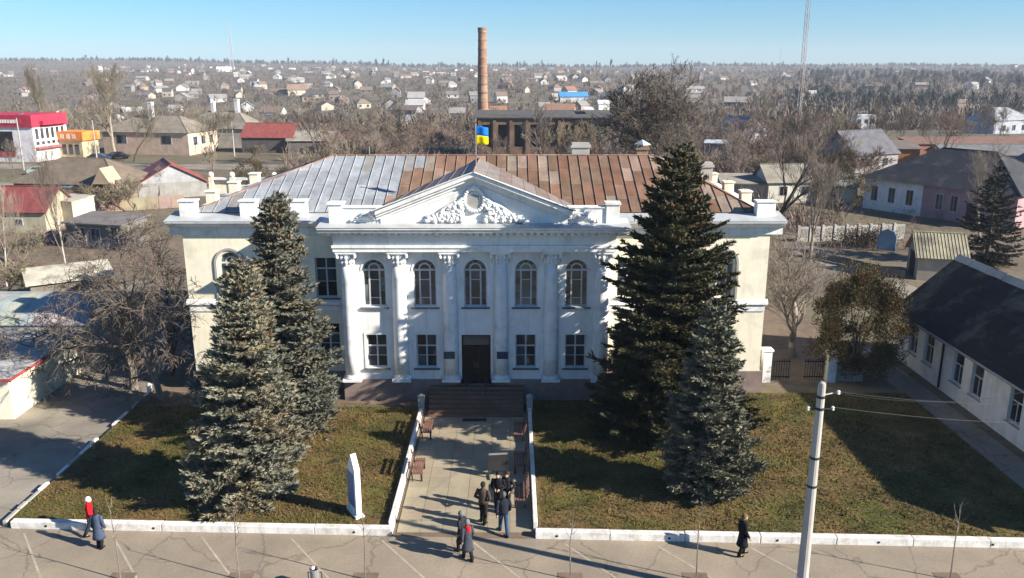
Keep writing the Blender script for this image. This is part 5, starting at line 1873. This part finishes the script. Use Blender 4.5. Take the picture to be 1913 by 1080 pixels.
# ---- left side: low building with pale roof at the left edge
lb = thing('roadside_store', 'low store with a pale sheet roof and rough plaster wall at the left edge', 'building', (-30.4, 45.0, 0))
MB().box(-5, 4.4, -4.6, 2.4, -.1, 2.28).build('wall', 'cream_wall', lb, world=False)
MB().box(-5, 5.6, 2.401, 8.6, -.1, 2.9).build('wall', 'concrete', lb, world=False)
nr = 11
rfo = MB().slab([(-5.4, -5.0, 2.36), (4.75, -5.0, 2.36), (4.75, 2.3, 2.62), (-5.4, 2.3, 2.62)], .1).build('roof', 'slate', lb, world=False, color=(.42, .40, .37))
MB().box(4.76, 4.82, -5.0, -1.2, 2.28, 2.42).box(-5.4, 4.82, -5.07, -5.01, 2.25, 2.40).build('fascia', 'objcol', rfo, world=False, color=(.36, .06, .06))
for i in range(nr):
    xa, xb = -5.4 + i * 1.04, -5.4 + (i + 1) * 1.04 - .03
    prof = lambda t: 2.98 + 1.0 * math.sin(math.pi * t) ** .8
    pts = []
    m_ = 6
    b = MB()
    for q in range(m_):
        t0, t1 = q / m_, (q + 1) / m_
        b.slab([(xa, 2.3 + 6.7 * t0, prof(t0)), (xb, 2.3 + 6.7 * t0, prof(t0)), (xb, 2.3 + 6.7 * t1, prof(t1)), (xa, 2.3 + 6.7 * t1, prof(t1))], .06)
    b.build('roof_sheet', 'roof_sheet', lb, world=False, color=tuple(random.uniform(.9, 1.1) * c for c in (.36, .345, .32)))
MB().prism_x([(2.42, 2.9)] + [(2.45 + 6.4 * q / 8, 2.9 + .98 * math.sin(math.pi * q / 8) ** .8) for q in range(1, 8)] + [(8.58, 2.9)], 5.3, 5.58).build('gable_wall', 'concrete', lb, world=False)
house('slate_shed', 'small shed with a pale sunlit slab roof left of the tangled tree', gp(135, 560), R(33), 5.6, 3.4, 2.0, .5, (.2, .17, .14), (.50, .46, .36), 'lean', over=.3, cat='shed')
house('garden_house', 'small dark house with two white windows left of the hall', gp(205, 458), R(-14), 6.5, 4, 2.6, .4, (.17, .16, .16), (.18, .16, .15), 'lean', wins=[('F', -1.6, .8, 1.1, 1.3), ('F', .2, .8, 1.0, 1.3), ('F', 2.4, .8, .7, 1.5)], doors=(('L', 0, 1.0, 2.0, (.05, .045, .045)),))
house('red_roof_shed', 'long shed with a maroon sheet roof near the left edge', gp(46, 425), R(-3), 9.0, 6, 2.5, 2.2, (.40, .36, .26), (.20, .058, .052), wins=[('F', 1.5, .9, .7, .6)], roof_m='roof_sheet', cat='shed')
MB().box(-4.5, 4.5, 2.2, 2.9, 4.3, 4.36).build('blue_strip', 'objcol', bpy.data.objects['red_roof_shed'], world=False, color=(.10, .25, .38))
house('block_shed', 'square pale plastered shed right of the maroon roof', gp(140, 420), R(-20), 3.4, 3.2, 3.0, .3, (.50, .45, .36), (.42, .38, .31), 'lean', over=.1, cat='shed')
house('brown_house', 'brown hipped house with a small wooden gable before the shops', gp(165, 372), R(-8), 15, 9, 2.7, 3.0, (.20, .16, .12), (.17, .135, .10), 'hip', wins=[('F', -3, .9, 1.2, 1.2), ('F', 2, .9, 1.2, 1.2)], cat='house')
MB().prism_y([(4.6, 2.9), (7.2, 2.9), (5.9, 5.0)], -5.4, -2.5).build('porch_gable', 'objcol', bpy.data.objects['brown_house'], world=False, color=(.50, .36, .24))
house('red_roof_house', 'house with an orange-red roof and grey asbestos gable', gp(318, 362), R(-62), 9, 9, 2.2, 2.5, (.30, .29, .27), (.29, .085, .065), gable=(.36, .37, .38), roof_m='roof_sheet', cat='house')
house('beige_house', 'beige house with a weathered grey hipped roof on the left street', (-75.5, 182, 0), R(-12), 20, 11, 4.6, 3.2, (.58, .44, .34), (.23, .20, .16), 'hip',
      wins=[('F', -5.5, 2.3, 2.2, 1.6), ('F', 5.0, 2.3, 2.2, 1.6), ('R', -3, 2.0, 1.4, 1.7), ('R', 0, 2.0, 1.4, 1.7), ('R', 3, 2.0, 1.4, 1.7)], chim=((-1, -1, 10.6, .9, (.75, .74, .72)),), cat='house')
house('grey_house', 'grey hipped house with two white chimneys behind the beige house', (-67, 198, 0), R(-10), 17, 10, 4.2, 3.6, (.50, .44, .36), (.22, .20, .16), 'hip', chim=((-2.5, 0, 9.8, .8, (.76, .75, .72)), (3.5, 0, 10.6, .9, (.76, .75, .72))), cat='house')
house('canopy', 'red sheet roofed open canopy on posts behind the left end of the hall', (-52, 184, 0), R(-4), 11, 8, 3.4, 2.6, (.10, .09, .085), (.25, .075, .065), roof_m='roof_sheet', cat='canopy')
house('grey_shed', 'long grey asbestos roofed shed beside the red canopy', (-43, 182, 0), R(3), 9.5, 6, 2.8, 1.8, (.15, .13, .12), (.27, .25, .21), cat='shed')

# ---- red two-storey shop
sp = thing('red_shop', 'two-storey white and red shop with a lettered red parapet at the far left', 'shop', (-97.5, 168, 0), R(-8))
MB().box(-9, 6.5, -5, 5, -.3, 8.6).build('wall', 'objcol', sp, world=False, color=(.74, .70, .70))
MB().box(-9.2, 6.7, -5.25, 5.2, 6.6, 8.9).box(6.71, 7.5, -3, 4, 6.9, 7.7).build('parapet', 'objcol', sp, world=False, color=(.42, .035, .07))
pp = MB().box(-7.6, 4.6, -5.31, -5.26, 7.25, 8.2).build('sign_board', 'objcol', sp, world=False, color=(.40, .05, .07))
for u0, nl in ((-7.0, 6), (-2.6, 2), (-.6, 8)):
    for q in range(nl):
        MB().box(u0 + q * .58, u0 + q * .58 + .40, -5.36, -5.311, 7.4, 8.05).build('letter', 'objcol', pp, world=False, color=(.78, .72, .72))
MB().box(-4.2, 2.2, -5.08, -5.003, 1.0, 5.8).build('shop_window', 'glass', sp, world=False)
MB().box(-4.2, 2.2, -5.12, -5.081, 1.0, 1.9).build('red_band', 'objcol', sp, world=False, color=(.36, .04, .06))
MB().box(-7.6, -5.2, -5.06, -5.003, 3.6, 6.0).build('red_panel', 'objcol', sp, world=False, color=(.45, .05, .07))
MB().box(-9.05, -8.2, -5.4, 4, -.1, 6.5).build('grey_wing', 'objcol', sp, world=False, color=(.20, .24, .23))
for q in range(6):
    w_ = MB().box(6.501, 6.55, -4.3 + q * 1.5, -3.5 + q * 1.5, 4.3, 6.3).build('window', 'glass', sp, world=False)
    MB().box(6.501, 6.55, -4.3 + q * 1.5, -3.5 + q * 1.5, 3.2, 3.8).build('window', 'glass', sp, world=False)
MB().box(6.501, 7.2, -4.8, 4.8, 2.4, 2.8).build('awning', 'objcol', sp, world=False, color=(.45, .12, .13))
# ---- orange and yellow kiosk
ks = thing('orange_kiosk', 'low yellow shop with an orange fascia right of the red shop', 'shop', (-88.0, 171, 0), R(-12))
ks.scale = (.66, .8, .86)
MB().box(-4.5, 4.5, -3, 3, -.3, 4.2).build('wall', 'objcol', ks, world=False, color=(.62, .50, .30))
MB().box(-4.7, 5.2, -3.3, 3.2, 4.2, 6.2).build('fascia', 'objcol', ks, world=False, color=(.80, .26, .06))
for q in range(3):
    MB().box(-2.4 + q * 2.0, -1.2 + q * 2.0, -3.36, -3.301, 4.6, 5.7).build('letter', 'objcol', ks, world=False, color=(.80, .62, .50))
    MB().box(-2.4 + q * 2.2, -1.0 + q * 2.2, -3.06, -3.003, 1.0, 3.3).build('window', 'glass', ks, world=False)


# ---- parked cars
def car(label, loc, rz, col, group='cars parked on the left street'):
    t = thing('parked_car', label, 'car', loc, rz, group)
    body = [(-2.1, .35), (2.1, .35), (2.12, .62), (2.0, .80), (1.15, .92), (.55, 1.38), (-1.05, 1.42), (-1.75, .98), (-2.08, .92)]
    MB().prism_y(body, -.82, .82).build('body', 'objcol_gloss', t, world=False, color=col, bevel=.06)
    for s in (-1, 1):
        MB().prism_y([(1.0, .95), (.50, 1.32), (-.20, 1.33), (-.20, .95)], min(s * .815, s * .83), max(s * .815, s * .83)).build('window', 'glass', t, world=False)
        MB().prism_y([(-.28, .95), (-.28, 1.33), (-1.0, 1.34), (-1.5, .98)], min(s * .815, s * .83), max(s * .815, s * .83)).build('window', 'glass', t, world=False)
        for x in (-1.3, 1.3):
            MB().tube([(x, s * .62, .32), (x, s * .86, .32)], .32, 14).build('wheel', 'metal_dark', t, world=False)
    MB().slab([(1.20, -.7, .93), (1.20, .7, .93), (.60, .66, 1.385), (.60, -.66, 1.385)], .03).build('windscreen', 'glass', t, world=False)


car('dark blue car parked in front of the beige hipped house', (*G(186, 300), 0), R(4), (.03, .05, .10))
car('dark car parked behind the dark blue car', (*G(222, 297), 0), R(8), (.03, .03, .035))
car('pale green and white van parked in front of the red shop', (*G(78, 326), 0), R(12), (.34, .46, .42))
# lamp posts
for px, py, h_, lab in ((45, 318, 9.5, 'pale concrete lamp post before the red shop'), (182, 305, 8.5, 'thin lamp post before the orange kiosk'), (438, 292, 7.5, 'pale lamp post beside the red canopy')):
    t = thing('lamp_post', lab, 'lamp post', gp(px, py), 0, 'lamp posts on the left street')
    MB().tube([(0, 0, 0), (0, 0, h_)], [.16, .09], 8).build('shaft', 'pole_concrete', t, world=False)
    MB().tube([(0, 0, h_ - .1), (.5, -.2, h_ + .35), (1.1, -.4, h_ + .4)], .04, 6).box(.9, 1.5, -.55, -.3, h_ + .32, h_ + .48).build('lamp_arm', 'metal_grey', t, world=False)

# white balustrade with ball caps beyond the left end of the hall
bl = thing('balustrade', 'white balustrade with round-capped pillars beyond the left eaves of the hall', 'fence', gp(455, 362), R(-3))
for q in range(4):
    x = -4.6 + q * 3.1
    MB().box(x - .3, x + .3, -.3, .3, 0, 2.4).ball((x, 0, 2.75), .42, 10, 7).build('pillar', 'cream_wall', bl, world=False)
    if q < 3:
        MB().box(x + .3, x + 2.8, -.14, .14, 2.0, 2.35).build('rail', 'white_trim', bl, world=False)
        MB().box(x + .3, x + 2.8, -.1, .1, 0, 1.3).build('panel', 'cream_wall', bl, world=False)

# garden fences on the left
def fence(label, p0, p1, h_, c, step=.9, m='objcol'):
    (x0, y0), (x1, y1) = p0, p1
    L = math.hypot(x1 - x0, y1 - y0)
    t = thing('garden_fence', label, 'fence', (x0, y0, 0), math.atan2(y1 - y0, x1 - x0), 'garden fences')
    n = max(1, int(L / step))
    for i in range(n):
        MB().box(i * L / n + .02, (i + 1) * L / n - .02, -.03, .03, .05, h_ * random.uniform(.95, 1.04)).build('board', m, t, world=False, color=tuple(v * random.uniform(.85, 1.15) for v in c))
    for q in range(0, n + 1, 3):
        MB().box(q * L / n - .05, q * L / n + .05, .031, .13, 0, h_ + .05).build('post', m, t, world=False, color=tuple(v * .8 for v in c))


fence('long tan board fence across the gardens behind the small dark house', G(150, 400), G(345, 388), 1.7, (.32, .26, .19), 1.4)
fence('grey board fence between the maroon shed and the small dark house', G(60, 460), G(150, 452), 1.5, (.20, .18, .16), 1.0)
fence('low fence beyond the driveway end', (-27, 62), (-19, 60), 1.3, (.22, .20, .18), .8)
fence('dark board fence right of the long white house drive', G(1500, 478), G(1690, 520), .7, (.20, .17, .14), 1.2)

# ---- the ruined factory and its chimney
fa = thing('factory', 'ruined brown brick factory with dark window holes behind the hall roof', 'building', (6.4, 176, 0))
fx0, fx1 = -13.5, 13.5
b = MB()
ops = [(x - .9, x + .9, 2.2, 6.6, False) for x in (-11.5, -8.3, -5.0, -1.8, 1.5, 4.8, 8.1, 11.4)]
wall_band(b, fx0, fx1, -.3, 8.0, -6, -5.4, ops)
b.box(fx0, fx0 + .6, -5.4, 6, -.3, 8).box(fx1 - .6, fx1, -5.4, 6, -.3, 8).box(fx0 + .6, fx1 - .6, 5.4, 6, -.3, 8)
b.build('wall', 'factory_brick', fa, world=False)
MB().box(fx0 + .7, fx1 - .7, -4.9, -4.7, -.2, 7.9).build('inner_backing', 'metal_dark', fa, world=False)  # dark sheet added behind the openings to stand in for the shade inside
for x0_ in (-12.9, -9.9, -6.6, -3.4, -.2, 3.1, 6.4, 9.7, 12.8):
    MB().box(x0_ - .3, x0_ + .3, -6.25, -6.003, -.2, 7.6).build('pilaster', 'factory_brick', fa, world=False)
MB().slab([(fx0 - .5, -6.6, 8.15), (fx1 + .5, -6.6, 8.15), (fx1 + .5, 6.4, 8.9), (fx0 - .5, 6.4, 8.9)], .25).build('roof', 'slate', fa, world=False, color=(.10, .095, .09))
MB().box(6.2, 13.4, -6.4, -6.26, 6.7, 8.0).build('dark_lintel', 'metal_dark', fa, world=False)
MB().slab([(8.4, -2, 9.4), (10.4, -2, 9.4), (10.4, 3, 9.7), (8.4, 3, 9.7)], .12).build('skylight', 'kerb_white', fa, world=False)
cz = thing('brick_chimney', 'tall banded brick factory chimney rising above the horizon', 'chimney', (-6.3, 184.5, 0))
prof = []
hC = 25.2
for q in range(14):
    z0_, z1_ = hC * q / 14, hC * (q + 1) / 14
    r0, r1 = 1.28 - .42 * q / 14, 1.28 - .42 * (q + 1) / 14
    MB().lathe((0, 0, 0), [(r0, z0_), (r1, z1_ - .001)], 20).build('shaft_section', 'chimney_brick', cz, world=False)
    MB().lathe((0, 0, z1_ - .35), [(r1 + .02, 0), (r1 + .08, .03), (r1 + .08, .30), (r1 + .02, .34)], 20).build('iron_band', 'rust_trim', cz, world=False)
MB().lathe((0, 0, hC), [(.86, 0), (.95, .1), (.97, .6), (.8, .62), (.7, .1)], 20).build('crown', 'chimney_brick', cz, world=False)


# ---- masts
def mast(label, x, y, h_, w, z0, cols, n):
    t = thing('lattice_mast', label, 'mast', (x, y, z0))
    for q in range(n):
        a, c = h_ * q / n, h_ * (q + 1) / n
        wa, wb = w[0] + (w[1] - w[0]) * q / n, w[0] + (w[1] - w[0]) * (q + 1) / n
        P3 = lambda ww, z: [(ww * math.cos(2.094 * i + .3), ww * math.sin(2.094 * i + .3), z) for i in range(3)]
        A, Bq = P3(wa, a), P3(wb, c)
        b = MB()
        for i in range(3):
            b.tube([A[i], Bq[i]], max(.03, wa * .12), 4)
            b.tube([A[i], Bq[(i + 1) % 3]], max(.018, wa * .06), 3)
            b.tube([Bq[i], Bq[(i + 1) % 3]], max(.018, wa * .06), 3)
        b.build('section', 'objcol', t, world=False, color=cols[(q // 2) % 2])
    return t


mast('tall lattice mast rising out of the top of the picture at right', 51.2, 152, 40, (.42, .42), 0, ((.42, .40, .40), (.42, .30, .28)), 30)
mast('slim tapering lattice tower on the horizon at left', -500, 1540, 84, (4.2, 2.6), gz(-500, 1540), ((.40, .42, .46), (.40, .42, .46)), 16)
mast('small lattice mast on the horizon right of the broad bare tree', 620, 2000, 52, (1.3, .8), gz(620, 2000), ((.40, .42, .46), (.40, .42, .46)), 12)
# ------------------------------------------------------------------ houses on the hillside
rng = random.Random(99)
hm = []
for (w, d, hw, hr, kind) in ((10, 8, 3.0, 2.6, 'g'), (13, 9, 3.0, 3.0, 'g'), (9, 8, 3.2, 2.8, 'h'), (15, 8, 3.0, 2.2, 'g'), (8, 7, 5.2, 2.6, 'g')):
    hx, hy = w / 2, d / 2
    if kind == 'g':
        wm = MB().box(-hx, hx, -hy, hy, -1.5, hw).prism_x([(-hy, hw), (hy, hw), (0, hw + hr)], -hx, hx).mesh('wall', 'objcol_far')
        rf = MB()
        sl = hr / hy
        for s in (-1, 1):
            p = [(-hx - .4, s * (hy + .4), hw - sl * .4 + .06), (hx + .4, s * (hy + .4), hw - sl * .4 + .06), (hx + .4, 0, hw + hr + .06), (-hx - .4, 0, hw + hr + .06)]
            rf.slab(p if s < 0 else p[::-1], .15)
        rm = rf.mesh('roof', 'objcol_far')
    else:
        wm = MB().box(-hx, hx, -hy, hy, -1.5, hw).mesh('wall', 'objcol_far')
        p = [(-hx - .4, -hy - .4, hw), (hx + .4, -hy - .4, hw), (hx + .4, hy + .4, hw), (-hx - .4, hy + .4, hw), (-1.2, 0, hw + hr), (1.2, 0, hw + hr)]
        rm = MB().add(p, [(0, 1, 5, 4), (1, 2, 5), (2, 3, 4, 5), (3, 0, 4), (3, 2, 1, 0)]).mesh('roof', 'objcol_far')
    wn_ = MB().box(-.7, .7, -hy - .06, -hy - .004, 1.0, 2.4).mesh('window', 'glass')
    hm.append((wm, rm, wn_, w))
WALLS = [('white', (.56, .55, .53)), ('white', (.62, .61, .585)), ('cream', (.44, .39, .32)), ('grey', (.27, .255, .245)), ('tan', (.30, .235, .185)), ('brown', (.20, .16, .135))]
ROOFS = [('grey', (.24, .225, .215)), ('grey', (.29, .27, .25)), ('grey', (.21, .20, .19)), ('brown', (.19, .14, .115)), ('brown', (.22, .17, .14)), ('rust-red', (.23, .125, .10)), ('dark', (.10, .095, .10)), ('pale', (.40, .385, .37))]
placed = []
n = 0
tries = 0
while n < 300 and tries < 8000:
    tries += 1
    y = 330 + 1750 * rng.random() ** 1.25
    u = rng.uniform(-.62, .62)
    dens = .25 if u < -.48 else (1.0 if u < .16 else (.5 if u < .34 else .12))
    if y < 460:
        dens *= .35
    if rng.random() > dens:
        continue
    x = u * y
    if any(abs(x - a) < 15 and abs(y - b_) < 22 for a, b_ in placed):
        continue
    placed.append((x, y))
    k = rng.randrange(5)
    wn_, rn_ = rng.choice(WALLS), rng.choice(ROOFS)
    far = 'upper' if y > 1250 else 'lower'
    t = thing('hillside_house', '%s walled house with %s roof on the %s hillside' % (wn_[0], rn_[0], far), 'house', (x, y, gz(x, y)), rng.choice([0, 0, 1.57]) + rng.gauss(.15, .3), 'houses on the far hillside')
    s = rng.uniform(.75, 1.05)
    t.scale = (s, s, s)
    f = rng.uniform(.85, 1.1)
    obj('wall', hm[k][0], t, color=tuple(c * f for c in wn_[1]))
    obj('roof', hm[k][1], t, color=tuple(c * f for c in rn_[1]))
    if y < 760:
        for xx in (-.27, .27):
            obj('window', hm[k][2], t, (hm[k][3] * xx, 0, 0))
    n += 1
# a few that stand out
for nm, lab, (x, y), c_w, c_r, k, s in (
        ('blue_roof_hall', 'bright blue roofed building on the hillside right of the chimney', (40, 560), (.60, .60, .58), (.06, .26, .62), 3, 1.2),
        ('white_tower_house', 'narrow bright white house behind the factory', (50, 470), (.80, .80, .78), (.5, .5, .5), 4, .75),
        ('yellow_house', 'yellow house with brown roof just right of the chimney', (-8, 430), (.70, .56, .32), (.26, .14, .08), 0, 1.0),
        ('orange_roof_house', 'pink walled house with orange roof on the slope right of the chimney', (24, 425), (.62, .40, .32), (.30, .17, .11), 1, 1.1),
        ('white_block', 'white block of a house on the slope left of the chimney', (-58, 520), (.74, .72, .68), (.34, .33, .32), 4, 1.2),
        ('gabled_villa', 'pair-gabled cream villa high on the hillside left of the chimney', (-175, 700), (.74, .66, .52), (.30, .20, .15), 0, 1.5),
        ('white_barn', 'bright white barn under the horizon below the left tower', (-500, 1500), (.80, .80, .78), (.7, .7, .7), 3, 1.6)):
    t = thing('hillside_house', lab, 'house', (x, y, gz(x, y)), rng.gauss(.1, .25))
    t.scale = (s, s, s)
    obj('wall', hm[k][0], t, color=c_w)
    obj('roof', hm[k][1], t, color=c_r)
# dark blue blocks added to stand in for embankment shade, and sand heaps
for x, y, L_, lab in ((-152, 395, 40, 'long dark blue block standing in for embankment shade in the valley at left'), (-112, 400, 17, 'shorter dark blue block standing in for embankment shade right of the long one')):
    house('shade_block', lab, (x, y, gz(x, y)), R(-2), L_, 10, 4.2, .6, (.035, .045, .075), (.04, .05, .085), 'lean', cat='shed')
for x, y, rx, h_, lab in ((-186, 400, 13, 4.5, 'tan sand heap beside the long dark blue block'), (-112, 380, 8, 2.2, 'small tan sand heap before the shorter dark blue block')):
    nn = 26
    V, F = [(0, 0, h_)], []
    nr_ = random.Random(int(rx))
    for ring in range(1, 6):
        for q in range(nn):
            a = 2 * math.pi * q / nn
            f = ring / 5
            V.append((rx * f * math.cos(a) * (1 + .08 * nr_.random()), rx * .5 * f * math.sin(a), h_ * (1 - f) ** .9 * (1 + .1 * nr_.random()) - .6 * f))
    for q in range(nn):
        F.append((0, 1 + q, 1 + (q + 1) % nn))
    for ring in range(4):
        for q in range(nn):
            a, c = 1 + ring * nn + q, 1 + ring * nn + (q + 1) % nn
            F.append((a, a + nn, c + nn, c))
    b = MB().add(V, F)
    tag(b.build('sand_heap', 'objcol_far', None, loc=(x, y, gz(x, y)), color=(.36, .26, .15)), lab, 'heap')


# ------------------------------------------------------------------ masses of bare wood nobody could count
def wood(name, label, pts, hs, m, K=46, wide=.45, thin=.035, low=0.0):
    """pts (n, 3), hs (n): a cloud of fine upright twigs for each tree"""
    n = len(pts)
    T = np.zeros((n, K, 3, 3), np.float32)
    for k in range(K):
        a = np.random.rand(n) * 6.283
        el = np.arcsin(np.random.rand(n) * 1.75 - .75)
        rad_ = .55 + .45 * np.random.rand(n)
        z1 = hs * (.52 + .48 * np.sin(el) * rad_)
        r1 = hs * wide * np.cos(el) * rad_
        z0 = np.maximum(hs * .02, z1 - hs * (.12 + .30 * np.random.rand(n)))
        r0 = r1 * (.25 + .45 * np.random.rand(n))
        b = np.stack([pts[:, 0] + r0 * np.cos(a), pts[:, 1] + r0 * np.sin(a), pts[:, 2] + z0], 1)
        a2 = a + np.random.randn(n) * .5
        tip = np.stack([pts[:, 0] + r1 * np.cos(a2), pts[:, 1] + r1 * np.sin(a2), pts[:, 2] + z1], 1)
        w = hs * thin * (.5 + np.random.rand(n))
        sd = np.stack([np.cos(a + 1.57 + np.random.randn(n)), np.sin(a + 1.57), .3 * np.random.randn(n)], 1) * w[:, None]
        T[:, k, 0] = b - sd
        T[:, k, 1] = b + sd
        T[:, k, 2] = tip
    return tag(obj(name, tri_soup(name, T.reshape(-1, 3, 3), m)), label, 'wood', kind='stuff')


mat('far_wood', (.125, .097, .078), var=.28, scale=.02, col2=(.165, .135, .105), mix2=.45, scale2=.008, fine=.25, fscale=.3)
mat('far_pine', (.035, .042, .036), var=.3, scale=.02, fine=.25, fscale=.3)
mat('brush', (.18, .14, .11), var=.28, scale=.06, col2=(.15, .10, .08), mix2=.4, scale2=.03, fine=.2, fscale=1.2)
P_, Hh = [], []
rr = np.random.RandomState(17)
while len(P_) < 11000:
    y = 300 + 2500 * rr.rand() ** 1.35
    u = rr.uniform(-.68, .68)
    x = u * y
    if rr.rand() > (.9 if (u > .22 or u < -.4) else (.75 if y < 1700 else .9)):
        continue
    if any(abs(x - a) < 7 and -9 < y - b_ < 6 for a, b_ in placed):
        continue
    P_.append((x, y, gz(x, y) - .3))
    Hh.append(rr.uniform(3.5, 8.5) * (1.25 if u > .3 else 1))
wood('bare_woodland', 'grey-brown bare woodland and orchards covering the far hillside', np.array(P_), np.array(Hh), 'far_wood', K=28, thin=.04)
P_, Hh = [], []
for _ in range(900):
    y = rr.uniform(480, 1500)
    u = rr.uniform(.33, .70)
    x = u * y
    if rr.rand() < .55 + .45 * math.sin(y * .008 + u * 9):
        P_.append((x, y, gz(x, y) - .3))
        Hh.append(rr.uniform(6, 13))
wood('dark_pinewood', 'dark bluish wood on the slope at the right', np.array(P_), np.array(Hh), 'far_pine', K=60, wide=.34, thin=.05)
# crest line of trees
P_, Hh = [], []
for _ in range(1500):
    x = rr.uniform(-1900, 1900)
    y = rr.uniform(2450, 2800)
    P_.append((x, y, gz(x, y) - .5))
    Hh.append(rr.uniform(6, 14) * (1.5 if rr.rand() < .06 else 1))
wood('crest_trees', 'thin line of trees along the far crest', np.array(P_), np.array(Hh), 'far_pine', K=40, wide=.40, thin=.06)
# undergrowth behind the hall
P_, Hh = [], []
while len(P_) < 4200:
    y = 64 + 190 * rr.rand() ** 1.2
    u = rr.uniform(-.27, .40)
    x = u * y
    if y < 90 and not -.17 < u < .22:
        continue
    if not free(x, y) and rr.rand() < .9:
        continue
    P_.append((x, y, gz(x, y) - .1))
    Hh.append(rr.uniform(1.2, 4.2))
wood('undergrowth', 'tangled brown undergrowth of the thicket behind the hall', np.array(P_), np.array(Hh), 'brush', K=28, wide=.55, thin=.015)
P_, Hh = [], []
while len(P_) < 900:
    px, py = (rr.uniform(0, 340), rr.uniform(345, 560)) if rr.rand() < .6 else (rr.uniform(1450, 1900), rr.uniform(330, 470))
    x, y = G(px, py)
    P_.append((x, y, -.05))
    Hh.append(rr.uniform(.4, 1.6))
wood('garden_scrub', 'dry brown scrub and weeds in the gardens on both sides', np.array(P_), np.array(Hh), 'brush', K=30, wide=.7, thin=.016)
# tall poplars on the crest, told apart against the sky
pm = bare_tree_mesh(22, .3, 90, 3, kids=(18, 5, 4), up=1.0, stretch=.5, minr=.25)
pt, pc = MB(), MB()
pt.v, pt.f = pm.v[:42], [f for f in pm.f if max(f) < 42]
pc.v, pc.f = pm.v[42:], [tuple(i - 42 for i in f) for f in pm.f if min(f) >= 42]
pt, pc = pt.mesh('trunk', 'bark_dark'), pc.mesh('crown', 'far_wood')
for px in (718, 728, 738, 826, 940, 965, 972, 1010, 1130, 1106, 640, 560):
    y = rr.uniform(1500, 1800)
    x = (px - 956.5) / FPX * y * 1.02
    t = thing('poplar_tree', 'dark bare poplar standing against the sky on the crest', 'tree', (x, y, gz(x, y)), rr.rand() * 6, 'poplars on the crest')
    s = rr.uniform(.75, 1.25)
    t.scale = (s * .9, s * .9, s)
    obj('trunk', pt, t)
    obj('crown', pc, t)

# ------------------------------------------------------------------ haze
mh = bpy.data.materials.new('haze')
mh.use_nodes = True
nt = mh.node_tree
nt.nodes.remove(nt.nodes['Principled BSDF'])
pv = nt.nodes.new('ShaderNodeVolumePrincipled')
pv.inputs['Color'].default_value = (.80, .87, 1.0, 1)
pv.inputs['Density'].default_value = 0.00016
pv.inputs['Anisotropy'].default_value = 0.0
nt.links.new(pv.outputs[0], nt.nodes['Material Output'].inputs['Volume'])
hz = MB().box(-3500, 3500, -120, 5100, -66, 118)
tag(hz.build('haze', mh), 'thin pale winter haze over the town', 'haze', kind='stuff')
